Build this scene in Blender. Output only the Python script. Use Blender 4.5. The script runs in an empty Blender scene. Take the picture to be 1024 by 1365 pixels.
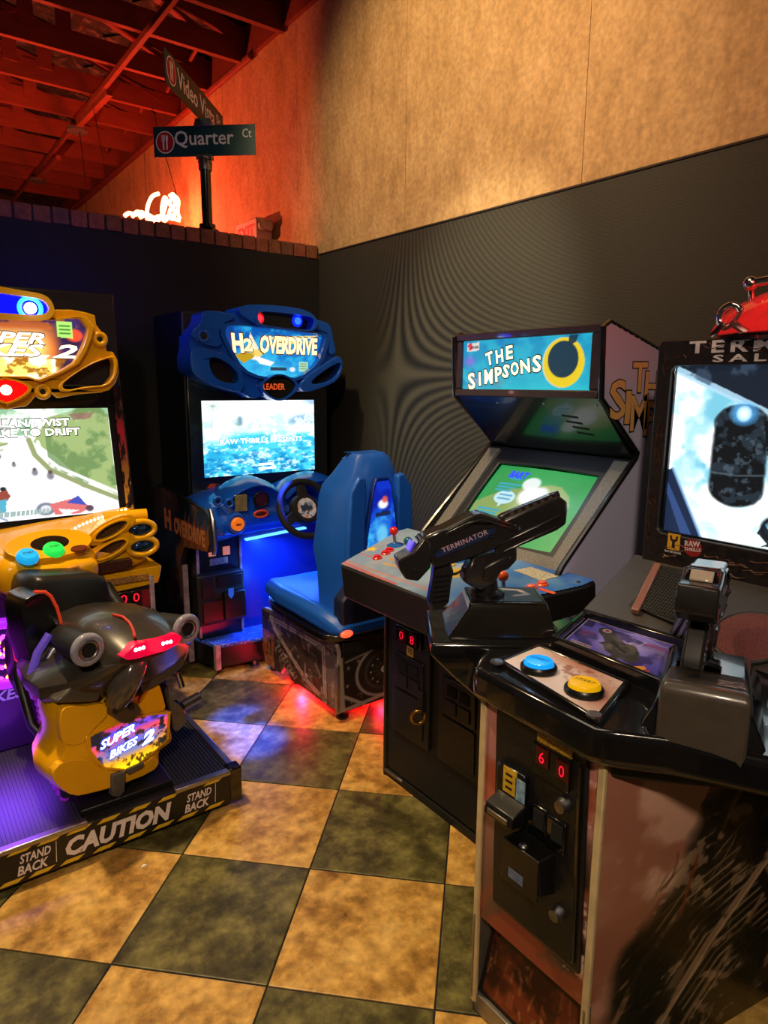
import bpy, bmesh, math, random
import numpy as np
from mathutils import Vector, Matrix, Euler
from mathutils.geometry import tessellate_polygon
random.seed(4); RNG = np.random.default_rng(7)
SC = bpy.context.scene; COL = SC.collection
PI = math.pi; R = math.radians

# ------------------------------------------------------------------ camera
F, H0 = 891.2, 1.611
YAW, PITCH, ROLL = R(36.606), -0.1869, 0.0068
def _basis():
    fw = np.array([math.sin(YAW)*math.cos(PITCH), math.cos(YAW)*math.cos(PITCH), math.sin(PITCH)])
    r = np.array([math.cos(YAW), -math.sin(YAW), 0]); u = np.cross(r, fw)
    return np.array([r*math.cos(ROLL)+u*math.sin(ROLL), -r*math.sin(ROLL)+u*math.cos(ROLL), fw])
CM = _basis()
cd = bpy.data.cameras.new('camera'); cam = bpy.data.objects.new('camera', cd); COL.objects.link(cam)
cd.sensor_fit = 'VERTICAL'; cd.sensor_height = 24.0; cd.lens = F/1365*24.0; cd.clip_start = 0.05
m = Matrix.Identity(4)
for i in range(3):
    m[i][0] = CM[0][i]; m[i][1] = CM[1][i]; m[i][2] = -CM[2][i]
m[2][3] = H0
cam.matrix_world = m
SC.camera = cam

# ------------------------------------------------------------------ view, world, lights
SC.view_settings.view_transform = 'Standard'; SC.view_settings.look = 'None'
SC.view_settings.gamma = 1; SC.view_settings.use_curve_mapping = False
SC.view_settings.exposure = 0.0
w = bpy.data.worlds.new('world'); SC.world = w; w.use_nodes = True
w.node_tree.nodes['Background'].inputs[0].default_value = (0.9, 0.75, 0.6, 1)
w.node_tree.nodes['Background'].inputs[1].default_value = 0.03
def lamp(kind, name, loc, energy, color, target=None, **kw):
    l = bpy.data.lights.new(name, kind); l.energy = energy; l.color = color
    for k, v in kw.items(): setattr(l, k, v)
    o = bpy.data.objects.new(name, l); COL.objects.link(o); o.location = loc
    if target is not None:
        o.rotation_euler = (Vector(target)-Vector(loc)).to_track_quat('-Z', 'Y').to_euler()
    return o
WARM = (1.0, 0.66, 0.32)
# ceiling spots of the arcade (above the frame), with an added front fill
lamp('SPOT', 'wall_spot_lamp', (0.55, 2.55, 3.85), 225, (1.0, 0.69, 0.38), (2.5, 2.75, 2.8), spot_size=R(84), spot_blend=0.75, shadow_soft_size=0.05)
lamp('SPOT', 'panel_spot_lamp', (0.7, 1.9, 3.9), 430, (1.0, 0.86, 0.60), (2.5, 2.62, 1.72), spot_size=R(34), spot_blend=0.85, shadow_soft_size=0.04)
lamp('SPOT', 'floor_spot_lamp', (0.25, 2.55, 3.9), 470, (1.0, 0.72, 0.38), (1.1, 1.95, 0.0), spot_size=R(58), spot_blend=0.9, shadow_soft_size=0.05)
lamp('SPOT', 'front_fill_lamp', (-0.9, -0.9, 3.2), 260, (1.0, 0.78, 0.56), (1.0, 1.5, 0.6), spot_size=R(70), spot_blend=0.9, shadow_soft_size=0.12)  # added fill from the camera side, no known fixture
lamp('SPOT', 'corner_wash_lamp', (-0.2, 0.6, 3.9), 120, (1.0, 0.45, 0.2), (2.5, 1.2, 3.0), spot_size=R(60), spot_blend=0.9, shadow_soft_size=0.2)

lamp('AREA', 'ceiling_fill_lamp', (0.3, 1.2, 3.95), 14, (1.0, 0.80, 0.60), (0.3, 1.21, 0), shape='SQUARE', size=1.2)  # added soft overhead fill to lift the whole room, no such panel known

# ------------------------------------------------------------------ pixel -> point on a real plane (measuring the photograph)
CAMP = np.array([0, 0, H0])
def ray(x, y): return np.array([(x-512)/F, -(y-682.5)/F, 1.0]) @ CM
def on(px, py, P, n):
    d = ray(px, py); P = np.array(P, float); n = np.array(n, float)
    return Vector(CAMP + d*((P-CAMP)@n)/(d@n))
def axx(px, py, X): return on(px, py, (X, 0, 0), (1, 0, 0))
def ayy(px, py, Y): return on(px, py, (0, Y, 0), (0, 1, 0))
def azz(px, py, Z): return on(px, py, (0, 0, Z), (0, 0, 1))

# ------------------------------------------------------------------ materials
MATS = {}
def lin(c):
    if isinstance(c, str):
        c = [int(c[i:i+2], 16)/255 for i in (0, 2, 4)]
    return tuple(x/12.92 if x <= .04045 else ((x+.055)/1.055)**2.4 for x in c[:3])
def mat(name, col, rough=.5, metal=0, emit=0, noise=0, scale=30, bump=0, coat=0, trans=0, col2=None, alpha=1):
    if name in MATS: return MATS[name]
    M = bpy.data.materials.new(name); M.use_nodes = True; MATS[name] = M
    nt = M.node_tree; b = nt.nodes['Principled BSDF']; c = lin(col)
    b.inputs['Base Color'].default_value = (*c, 1); b.inputs['Roughness'].default_value = rough
    b.inputs['Metallic'].default_value = metal; b.inputs['Coat Weight'].default_value = coat
    b.inputs['Transmission Weight'].default_value = trans
    if emit:
        b.inputs['Emission Color'].default_value = (*c, 1); b.inputs['Emission Strength'].default_value = emit
    if noise or bump or col2:
        tc = nt.nodes.new('ShaderNodeTexCoord'); n = nt.nodes.new('ShaderNodeTexNoise')
        n.inputs['Scale'].default_value = scale; n.inputs['Detail'].default_value = 6
        nt.links.new(tc.outputs['Object'], n.inputs['Vector'])
        if noise or col2:
            r = nt.nodes.new('ShaderNodeValToRGB'); r.color_ramp.elements[0].position = .35; r.color_ramp.elements[1].position = .68
            c2 = lin(col2) if col2 else tuple(min(1, x*(1+noise)) for x in c); c1 = c if col2 else tuple(x*(1-noise) for x in c)
            r.color_ramp.elements[0].color = (*c1, 1); r.color_ramp.elements[1].color = (*c2, 1)
            nt.links.new(n.outputs['Fac'], r.inputs['Fac']); nt.links.new(r.outputs['Color'], b.inputs['Base Color'])
        if bump:
            bp = nt.nodes.new('ShaderNodeBump'); bp.inputs['Strength'].default_value = bump; bp.inputs['Distance'].default_value = .01
            nt.links.new(n.outputs['Fac'], bp.inputs['Height']); nt.links.new(bp.outputs['Normal'], b.inputs['Normal'])
    return M
def glow(name, col, s=1.0): return mat(name, col, .6, emit=s)
def print_mat(name, emit=0.0, rough=.35, coat=0, boost=1.0):
    """flat print or screen: colours come from the mesh's own colour attribute"""
    if name in MATS: return MATS[name]
    M = bpy.data.materials.new(name); M.use_nodes = True; MATS[name] = M
    nt = M.node_tree; b = nt.nodes['Principled BSDF']; a = nt.nodes.new('ShaderNodeVertexColor'); a.layer_name = 'Col'
    b.inputs['Roughness'].default_value = rough; b.inputs['Coat Weight'].default_value = coat
    if emit:
        b.inputs['Base Color'].default_value = (.01, .01, .01, 1)
        nt.links.new(a.outputs['Color'], b.inputs['Emission Color']); b.inputs['Emission Strength'].default_value = emit
    else: nt.links.new(a.outputs['Color'], b.inputs['Base Color'])
    return M

# ------------------------------------------------------------------ mesh building
def V3(p): return Vector((p[0], p[1], p[2]))
class MB:
    def __init__(s): s.v = []; s.f = []
    def add(s, vs, fs):
        k = len(s.v); s.v += [tuple(p) for p in vs]; s.f += [tuple(i+k for i in f) for f in fs]; return s
    def box(s, x0, x1, y0, y1, z0, z1):
        return s.add([(x0,y0,z0),(x1,y0,z0),(x1,y1,z0),(x0,y1,z0),(x0,y0,z1),(x1,y0,z1),(x1,y1,z1),(x0,y1,z1)],
                     [(0,3,2,1),(4,5,6,7),(0,1,5,4),(1,2,6,5),(2,3,7,6),(3,0,4,7)])
    def hexa(s, bot, top):   # two quads, matching order
        return s.loft([bot, top])
    def beam(s, a, b, w, h, up=(0,0,1)):
        a = V3(a); b = V3(b); d = (b-a).normalized(); u = V3(up)
        if abs(d.dot(u)) > .98: u = Vector((0,1,0))
        x = d.cross(u).normalized()*w/2; z = x.cross(d).normalized()*h/2
        q = [-x-z, x-z, x+z, -x+z]
        return s.loft([[a+k for k in q], [b+k for k in q]])
    def loft(s, rings, cap=True, closed=True):
        n = len(rings[0]); vs = [p for r in rings for p in r]; fs = []
        for i in range(len(rings)-1):
            for j in range(n if closed else n-1):
                k = (j+1) % n; fs.append((i*n+j, i*n+k, (i+1)*n+k, (i+1)*n+j))
        if cap and closed:
            fs.append(tuple(range(n-1, -1, -1))); fs.append(tuple((len(rings)-1)*n+j for j in range(n)))
        return s.add(vs, fs)
    def prism(s, pts, O, U, V, N, d0, d1, holes=()):
        O, U, V, N = map(V3, (O, U, V, N)); loops = [list(pts)]+[list(h) for h in holes]
        flat = [p for l in loops for p in l]
        tris = tessellate_polygon([[Vector((p[0], p[1], 0)) for p in l] for l in loops]); n = len(flat)
        vs = [O+U*p[0]+V*p[1]+N*d0 for p in flat]+[O+U*p[0]+V*p[1]+N*d1 for p in flat]; fs = []
        for t in tris: fs.append(tuple(t)); fs.append(tuple(i+n for i in reversed(t)))
        k = 0
        for l in loops:
            m_ = len(l)
            for j in range(m_): a, b = k+j, k+(j+1) % m_; fs.append((a, b, b+n, a+n))
            k += m_
        return s.add(vs, fs)
    def tube(s, pts, r, n=10, cap=True, closed=False):
        pts = [V3(p) for p in pts]; rings = []; L = len(pts)
        rr = r if isinstance(r, (list, tuple)) else [r]*L
        prev = None
        for i, p in enumerate(pts):
            if closed: d = (pts[(i+1) % L]-pts[i-1])
            else: d = (pts[min(i+1, L-1)]-pts[max(i-1, 0)])
            d.normalize()
            if prev is None:
                u = Vector((0,0,1)) if abs(d.z) < .9 else Vector((1,0,0)); x = d.cross(u).normalized()
            else: x = (prev-d*prev.dot(d)).normalized()
            prev = x; y = d.cross(x)
            rings.append([p+(x*math.cos(2*PI*j/n)+y*math.sin(2*PI*j/n))*rr[i] for j in range(n)])
        if closed: rings.append(rings[0])
        return s.loft(rings, cap=cap and not closed)
    def cyl(s, a, b, r, n=20, r2=None): return s.tube([a, b], [r, r if r2 is None else r2], n)
    def lathe(s, prof, O, A, n=24):    # prof: (radius, height) along axis A
        O = V3(O); A = V3(A).normalized(); u = Vector((0,0,1)) if abs(A.z) < .9 else Vector((1,0,0))
        x = A.cross(u).normalized(); y = A.cross(x)
        return s.loft([[O+A*h+(x*math.cos(2*PI*j/n)+y*math.sin(2*PI*j/n))*max(r, 1e-4) for j in range(n)] for r, h in prof])
    def torus(s, O, A, Rr, r, n=36, k=10, sx=1, sy=1):
        O = V3(O); A = V3(A).normalized(); u = Vector((0,0,1)) if abs(A.z) < .9 else Vector((1,0,0))
        x = A.cross(u).normalized(); y = A.cross(x)
        return s.tube([O+x*math.cos(2*PI*j/n)*Rr*sx+y*math.sin(2*PI*j/n)*Rr*sy for j in range(n)], r, k, closed=True)
    def ball(s, O, r, n=16, sq=(1,1,1)):
        O = V3(O); rings = []
        for i in range(1, 9):
            t = PI*i/9; rings.append([O+Vector((math.sin(t)*math.cos(2*PI*j/n)*r*sq[0], math.sin(t)*math.sin(2*PI*j/n)*r*sq[1], -math.cos(t)*r*sq[2])) for j in range(n)])
        return s.loft(rings)
    def build(s, name, mt, parent=None, bevel=0, seg=2, smooth=False, sub=0, local=False, angle=35, kind=None):
        me = bpy.data.meshes.new(name); vs = s.v
        if parent is not None and not local:
            mi = root_matrix(parent).inverted(); vs = [mi @ Vector(p) for p in vs]
        me.from_pydata([tuple(p) for p in vs], [], s.f)
        bm = bmesh.new(); bm.from_mesh(me); bmesh.ops.remove_doubles(bm, verts=bm.verts, dist=1e-6)
        bmesh.ops.recalc_face_normals(bm, faces=bm.faces); bm.to_mesh(me); bm.free()
        me.materials.append(mt)
        o = bpy.data.objects.new(name, me); COL.objects.link(o); o.parent = parent
        if bevel:
            b = o.modifiers.new('bevel', 'BEVEL'); b.width = bevel; b.segments = seg; b.limit_method = 'ANGLE'; b.angle_limit = R(angle); b.harden_normals = False
        if sub:
            q = o.modifiers.new('subdivision', 'SUBSURF'); q.levels = sub; q.render_levels = sub
        if smooth or bevel or sub:
            for p in me.polygons: p.use_smooth = True
            if not sub:
                try:
                    me.set_sharp_from_angle(angle=R(40))
                except Exception: pass
        if kind: o['kind'] = kind
        return o
def root_matrix(o):
    M = Matrix.Identity(4)
    while o is not None:
        M = Matrix.LocRotScale(o.location, o.rotation_euler, o.scale) @ M; o = o.parent
    return M
def thing(name, label, cat, loc=(0,0,0), rot=(0,0,0), group=None):
    o = bpy.data.objects.new(name, None); COL.objects.link(o); o.location = loc; o.rotation_euler = rot
    o.empty_display_size = .1; o['label'] = label; o['category'] = cat
    if group: o['group'] = group
    return o
def setting(name, label):
    o = bpy.data.objects.new(name, None); COL.objects.link(o); o['kind'] = 'structure'; o['label'] = label; return o
def chaikin(p, it=2, closed=True):
    p = [Vector((*q, 0))[:2] if len(q) == 2 else q for q in p]
    for _ in range(it):
        q = []
        for i in range(len(p)):
            a = np.array(p[i]); b = np.array(p[(i+1) % len(p)])
            q += [tuple(a*.75+b*.25), tuple(a*.25+b*.75)]
        p = q
    return p
def clean(mb): return mb

class Plane:
    """a flat panel's own frame: O corner, U right, V up, N outward (metres)"""
    def __init__(s, O, U, V):
        s.O = V3(O); s.U = V3(U).normalized(); s.V = V3(V).normalized(); s.N = s.U.cross(s.V).normalized()
    def p(s, u, v, n=0): return s.O+s.U*u+s.V*v+s.N*n
    def px(s, x, y, n=0):
        q = on(x, y, s.O+s.N*n, s.N)-s.O; return (q.dot(s.U), q.dot(s.V))
    def pxs(s, pts, n=0): return [s.px(x, y, n) for x, y in pts]
    def plate(s, name, mt, parent, pts, d0, d1, holes=(), bevel=.004, **k):
        return MB().prism(pts, s.O, s.U, s.V, s.N, d0, d1, holes).build(name, mt, parent, bevel=bevel, **k)
    def rect(s, name, mt, parent, u0, u1, v0, v1, d0, d1, bevel=.003, **k):
        return s.plate(name, mt, parent, [(u0,v0),(u1,v0),(u1,v1),(u0,v1)], d0, d1, bevel=bevel, **k)
XZ = lambda y, x=0, z=0: Plane((x, y, z), (1,0,0), (0,0,1))      # faces -y, U=+x
YZ = lambda x, y=0, z=0: Plane((x, y, z), (0,-1,0), (0,0,1))     # faces -x, U=-y

def text(parent, s, pl, u, v, w, h, mt, n=.002, depth=.0015, bold=0.0, shear=0.0, name='lettering', jit=0, outline=None, rot=0, spacing=1.0):
    """lettering as a mesh in the panel's frame; box (u,v) lower left, w wide, h high"""
    c = bpy.data.curves.new('t', 'FONT'); c.body = s; c.offset = bold; c.shear = shear; c.resolution_u = 2; c.space_character = spacing
    o = bpy.data.objects.new('t', c); COL.objects.link(o); bpy.context.view_layer.update()
    me0 = o.evaluated_get(bpy.context.evaluated_depsgraph_get()).to_mesh()
    vs = np.array([q.co[:2] for q in me0.vertices]); fs = [tuple(p.vertices) for p in me0.polygons]
    o.to_mesh_clear(); bpy.data.objects.remove(o); bpy.data.curves.remove(c)
    lo, hi = vs.min(0), vs.max(0); q = (vs-lo)/(hi-lo)*np.array([w, h])
    if rot:
        cr, sr = math.cos(rot), math.sin(rot); q = q @ np.array([[cr, sr], [-sr, cr]])
    mb = MB(); mb.add([pl.p(u+a, v+b, n) for a, b in q], fs); 
    ob = mb.build(name, mt, parent)
    if outline:
        text(parent, s, pl, u-outline[1], v-outline[1], w+2*outline[1], h+2*outline[1], outline[0], n-.0008, 0, bold+outline[2], shear, 'lettering_outline', rot=rot, spacing=spacing)
    return ob
def words(parent, letters, pl, mt, n=.002, bold=.03, name='lettering', outline=None):
    """hand-drawn lettering: letters = (char, u, v, w, h, rot)"""
    allm = MB(); om = MB()
    for ch, u, v, w, h, rt in letters:
        for k, mb in ((0, allm), (1, om)):
            if k and not outline: continue
            e = outline[1] if k else 0
            c = bpy.data.curves.new('t', 'FONT'); c.body = ch; c.offset = bold+(outline[2] if k else 0); c.resolution_u = 2
            o = bpy.data.objects.new('t', c); COL.objects.link(o); bpy.context.view_layer.update()
            me0 = o.evaluated_get(bpy.context.evaluated_depsgraph_get()).to_mesh()
            vs = np.array([q.co[:2] for q in me0.vertices]); fs = [tuple(p.vertices) for p in me0.polygons]
            o.to_mesh_clear(); bpy.data.objects.remove(o); bpy.data.curves.remove(c)
            lo, hi = vs.min(0), vs.max(0); q = ((vs-lo)/(hi-lo)-.5)*np.array([w+2*e, h+2*e])
            cr, sr = math.cos(rt), math.sin(rt); q = q @ np.array([[cr, sr], [-sr, cr]])
            mb.add([pl.p(u+a, v+b, n-(.0008 if k else 0)) for a, b in q], fs)
    if outline: om.build('lettering_outline', outline[0], parent)
    return allm.build(name, mt, parent)

# ------------------------------------------------------------------ painted panels (flat print, screens): numpy canvas -> colour attribute
def vnoise(h, w, cells, octs=4, seed=0, ax=1.0):
    g = np.random.default_rng(seed); out = np.zeros((h, w)); amp = 1; tot = 0
    for o in range(octs):
        ny, nx = max(2, int(cells*2**o)), max(2, int(cells*2**o*w/h*ax)); a = g.random((ny+2, nx+2))
        y = np.linspace(0, ny, h); x = np.linspace(0, nx, w); yi = y.astype(int); xi = x.astype(int)
        fy = (y-yi)[:, None]; fx = (x-xi)[None]; fy = fy*fy*(3-2*fy); fx = fx*fx*(3-2*fx)
        A = a[yi][:, xi]; B = a[yi][:, xi+1]; Cc = a[yi+1][:, xi]; D = a[yi+1][:, xi+1]
        out += amp*((A*(1-fx)+B*fx)*(1-fy)+(Cc*(1-fx)+D*fx)*fy); tot += amp; amp *= .55
    return out/tot
class Canvas:
    """u right 0..1, v down 0..1 ; colours are sRGB"""
    def __init__(s, W, H, col='000000'):
        s.W, s.H = W, H; s.a = np.zeros((H, W, 3)); s.a[:] = Canvas.c(col)
        s.u, s.v = np.meshgrid(np.linspace(0, 1, W), np.linspace(0, 1, H)); s.asp = W/H
    @staticmethod
    def c(col): return np.array([int(col[i:i+2], 16)/255 for i in (0, 2, 4)]) if isinstance(col, str) else np.array(col)
    def blend(s, m, col, k=1.0):
        m = (np.clip(m, 0, 1)*k)[..., None]; s.a = s.a*(1-m)+Canvas.c(col)*m; return s
    def poly(s, pts, col, k=1.0):
        ins = np.zeros(s.u.shape, bool); n = len(pts)
        for i in range(n):
            x0, y0 = pts[i]; x1, y1 = pts[(i+1) % n]
            if y0 == y1: continue
            c = ((y0 > s.v) != (y1 > s.v)) & (s.u < (x1-x0)*(s.v-y0)/(y1-y0)+x0); ins ^= c
        return s.blend(ins.astype(float), col, k)
    def ell(s, cx, cy, rx, ry, col, k=1.0, soft=.05):
        d = np.sqrt(((s.u-cx)/rx)**2+((s.v-cy)/ry)**2); return s.blend((1-d)/soft+.5, col, k)
    def halo(s, cx, cy, rx, ry, col, k=1.0, p=1.5):
        d = np.sqrt(((s.u-cx)/rx)**2+((s.v-cy)/ry)**2); return s.blend(np.clip(1-d, 0, 1)**p, col, k)
    def line(s, pts, wd, col, k=1.0):
        m = np.zeros(s.u.shape)
        for (x0, y0), (x1, y1) in zip(pts[:-1], pts[1:]):
            dx, dy = (x1-x0)*s.asp, y1-y0; L = dx*dx+dy*dy+1e-12
            t = np.clip(((s.u-x0)*s.asp*dx+(s.v-y0)*dy)/L, 0, 1)
            d = np.hypot((s.u-x0)*s.asp-t*dx, s.v-y0-t*dy); m = np.maximum(m, np.clip((wd-d)*s.H*.8+.5, 0, 1))
        return s.blend(m, col, k)
    def grad(s, c0, c1, vert=True):
        t = (s.v if vert else s.u)[..., None]; s.a = Canvas.c(c0)*(1-t)+Canvas.c(c1)*t; return s
    def noise(s, col, cells=6, lo=.45, hi=.6, k=1.0, seed=1, ax=1.0, mask=None):
        n = np.clip((vnoise(s.H, s.W, cells, 5, seed, ax)-lo)/(hi-lo), 0, 1)
        return s.blend(n if mask is None else n*mask, col, k)
    def build(s, name, parent, pl, u0, u1, v0, v1, n, mt, clip=None, quad=None, inside=False):
        """lay the picture over the rectangle (u0..u1, v0 bottom..v1 top) of a panel; quad = 4 corners TL,TR,BR,BL instead"""
        W, H = s.W, s.H
        if quad is None:
            U = u0+(u1-u0)*s.u; Vv = v1+(v0-v1)*s.v
        else:
            q = np.array(quad); tu, tv = s.u[..., None], s.v[..., None]
            P = (q[0]*(1-tu)+q[1]*tu)*(1-tv)+(q[3]*(1-tu)+q[2]*tu)*tv; U, Vv = P[..., 0], P[..., 1]
        O = np.array(pl.p(0, 0, n)); pts = O+U[..., None]*np.array(pl.U)+Vv[..., None]*np.array(pl.V)
        if callable(clip): pass
        keep = np.ones((H-1, W-1), bool)
        if clip is not None:
            ins = np.zeros(U.shape, bool); k = len(clip)
            for i in range(k):
                x0, y0 = clip[i]; x1, y1 = clip[(i+1) % k]
                if y0 == y1: continue
                ins ^= ((y0 > Vv) != (y1 > Vv)) & (U < (x1-x0)*(Vv-y0)/(y1-y0)+x0)
            keep = (ins[:-1, :-1] & ins[1:, 1:] & ins[1:, :-1] & ins[:-1, 1:]) if inside else (ins[:-1, :-1] | ins[1:, 1:] | ins[1:, :-1] | ins[:-1, 1:])
        mi = np.array(root_matrix(parent).inverted()); pts = pts.reshape(-1, 3) @ mi[:3, :3].T+mi[:3, 3]
        idx = np.arange(W*H).reshape(H, W)
        f = np.stack([idx[1:, :-1], idx[1:, 1:], idx[:-1, 1:], idx[:-1, :-1]], -1)[keep].reshape(-1, 4)
        used = np.unique(f); remap = np.zeros(W*H, int); remap[used] = np.arange(len(used)); f = remap[f]; pts = pts[used]
        me = bpy.data.meshes.new(name); me.vertices.add(len(pts)); me.vertices.foreach_set('co', pts.ravel())
        me.loops.add(f.size); me.loops.foreach_set('vertex_index', f.ravel().astype(np.int32))
        me.polygons.add(len(f)); me.polygons.foreach_set('loop_start', np.arange(0, f.size, 4, dtype=np.int32))
        me.update(calc_edges=True)
        c = np.clip(s.a.reshape(-1, 3)[used], 0, 1); c = np.where(c <= .04045, c/12.92, ((c+.055)/1.055)**2.4)
        at = me.color_attributes.new('Col', 'FLOAT_COLOR', 'POINT'); at.data.foreach_set('color', np.c_[c, np.ones(len(c))].ravel().astype(np.float32))
        me.materials.append(mt); o = bpy.data.objects.new(name, me); COL.objects.link(o); o.parent = parent; return o

# ------------------------------------------------------------------ palette
BLACK = mat('black_plastic', '121212', .32, noise=.25, scale=40)
GLOSSB = mat('gloss_black_plastic', '0e0e10', .16, coat=.5)
MATTB = mat('matte_black', '0d0d0d', .6, noise=.3, scale=60, bump=.15)
BLACKMETAL = mat('black_powder_metal', '161513', .42, noise=.2, scale=80, bump=.1)
RUBBER = mat('black_rubber', '101010', .7, noise=.2, scale=60)
CHROME = mat('chrome', 'd8d8dc', .12, 1, noise=.03, scale=10)
STEEL = mat('brushed_steel', '8d8d90', .38, 1, noise=.12, scale=50)
ALU = mat('aluminium', 'a5a5a8', .35, 1, noise=.08, scale=40)
GUNMET = mat('gunmetal_plastic', '3a3733', .38, noise=.15, scale=30)
GREYP = mat('grey_plastic', '55504a', .45, noise=.1, scale=30)
YELLOW = mat('glossy_yellow_plastic', 'eeac0c', .22, coat=.4, noise=.05, scale=6)
BLUEP = mat('glossy_blue_plastic', '1258cc', .2, coat=.4, noise=.05, scale=6)
BLUES = mat('blue_seat_plastic', '1a5bbf', .35, noise=.06, scale=8)
DBLUE = mat('dark_blue_plastic', '0b2f86', .3, noise=.05, scale=8)
BRASS = mat('brass', 'b08a3c', .3, 1, noise=.1, scale=30)
TRIMC = mat('clear_edge_trim', 'c8b184', .25, noise=.12, scale=20, coat=.3)
WHITE = mat('white_print', 'd8d2c8', .5, noise=.03)
ORANGEP = mat('orange_button_plastic', 'e2541a', .3, noise=.04)
REDP = mat('red_button_plastic', 'd01818', .25, noise=.04)
PRINT = print_mat('printed_art', 0, .3, .3)
PRINTM = print_mat('printed_matte_art', 0, .5)
SCREEN = print_mat('lit_screen', 1.0)
SCREENH = print_mat('bright_lit_screen', 1.45)
BACKLIT = print_mat('backlit_art', 1.0)
BACKLITH = print_mat('bright_backlit_art', 1.8)
REDDIG = glow('red_digits', 'ff1838', .8)
REDWIN = mat('dark_red_window', '3a0208', .2, coat=.5, emit=.15)

# ------------------------------------------------------------------ the room
X0, Y0, LEDGE = 2.5, 4.13, 2.455
def pos_mat(name, rough, ramp, scale, detail=8, extra=None, bump=.0, coat=0):
    M = bpy.data.materials.new(name); M.use_nodes = True; MATS[name] = M; nt = M.node_tree; b = nt.nodes['Principled BSDF']
    b.inputs['Roughness'].default_value = rough; b.inputs['Coat Weight'].default_value = coat
    g = nt.nodes.new('ShaderNodeNewGeometry'); mp = nt.nodes.new('ShaderNodeMapping'); mp.inputs['Scale'].default_value = scale
    n = nt.nodes.new('ShaderNodeTexNoise'); n.inputs['Scale'].default_value = 1; n.inputs['Detail'].default_value = detail; n.inputs['Roughness'].default_value = .68
    nt.links.new(g.outputs['Position'], mp.inputs['Vector']); nt.links.new(mp.outputs[0], n.inputs['Vector'])
    r = nt.nodes.new('ShaderNodeValToRGB'); e = r.color_ramp.elements
    while len(e) < len(ramp): e.new(.5)
    for k, (p, c) in enumerate(ramp): e[k].position = p; e[k].color = (*lin(c), 1)
    nt.links.new(n.outputs['Fac'], r.inputs['Fac']); out = r.outputs['Color']
    if extra:   # second, finer noise multiplied in
        n2 = nt.nodes.new('ShaderNodeTexNoise'); n2.inputs['Scale'].default_value = extra[0]; n2.inputs['Detail'].default_value = 5
        nt.links.new(g.outputs['Position'], n2.inputs['Vector'])
        mr = nt.nodes.new('ShaderNodeMapRange'); mr.inputs[1].default_value = .3; mr.inputs[2].default_value = .7; mr.inputs[3].default_value = extra[1]; mr.inputs[4].default_value = extra[2]
        nt.links.new(n2.outputs['Fac'], mr.inputs[0])
        mx = nt.nodes.new('ShaderNodeMix'); mx.data_type = 'RGBA'; mx.blend_type = 'MULTIPLY'; mx.inputs[0].default_value = 1
        nt.links.new(out, mx.inputs[6]); nt.links.new(mr.outputs[0], mx.inputs[7]); out = mx.outputs[2]
    nt.links.new(out, b.inputs['Base Color'])
    if bump:
        bp = nt.nodes.new('ShaderNodeBump'); bp.inputs['Strength'].default_value = bump; bp.inputs['Distance'].default_value = .004
        nt.links.new(n.outputs['Fac'], bp.inputs['Height']); nt.links.new(bp.outputs[0], b.inputs['Normal'])
    return M
def _sp(M, v): M.node_tree.nodes['Principled BSDF'].inputs['Specular IOR Level'].default_value = v
TILE_Y = pos_mat('ochre_vinyl_tile', .42, [(.30, '6a4818'), (.44, 'aa7f3a'), (.54, 'cca052'), (.72, 'dcb568')], (7, 7, 7), 9, (26, .62, 1.15), bump=.12)
TILE_G = pos_mat('dark_green_vinyl_tile', .42, [(.30, '26240e'), (.45, '4a4524'), (.58, '6e6738'), (.74, '8c824e')], (7.5, 7.5, 7.5), 9, (26, .6, 1.2), bump=.12)
_sp(TILE_Y, .28); _sp(TILE_G, .28)
GROUT = mat('dark_grout', '0f0c08', .8, noise=.2)
BOARD = pos_mat('tan_fibre_board', .75, [(.3, 'ac8856'), (.5, 'c6a06a'), (.7, 'd6b27c')], (9, 9, 4), 8, (45, .78, 1.12), bump=.25)
BRICKM = [pos_mat('brick_%s' % n, .85, [(.3, a), (.7, b)], (18, 18, 18), 6, (60, .7, 1.1), bump=.4) for n, a, b in (('brown', '7a4428', '9a5c3a'), ('red', '8a4430', 'aa6244'), ('umber', '6a4030', '86583e'))]
MORTAR = mat('grey_mortar', '4a3c30', .9, noise=.2, scale=60)
WOODR = pos_mat('painted_roof_timber', .7, [(.3, '6e2c1a'), (.7, '843c22')], (3, 14, 14), 6, None, bump=.1)
DECKM = pos_mat('dark_roof_insulation', .9, [(.40, '1a1512'), (.52, '2a211a'), (.62, '5a4a3a')], (9, 12, 12), 5, None, bump=.6)

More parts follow.
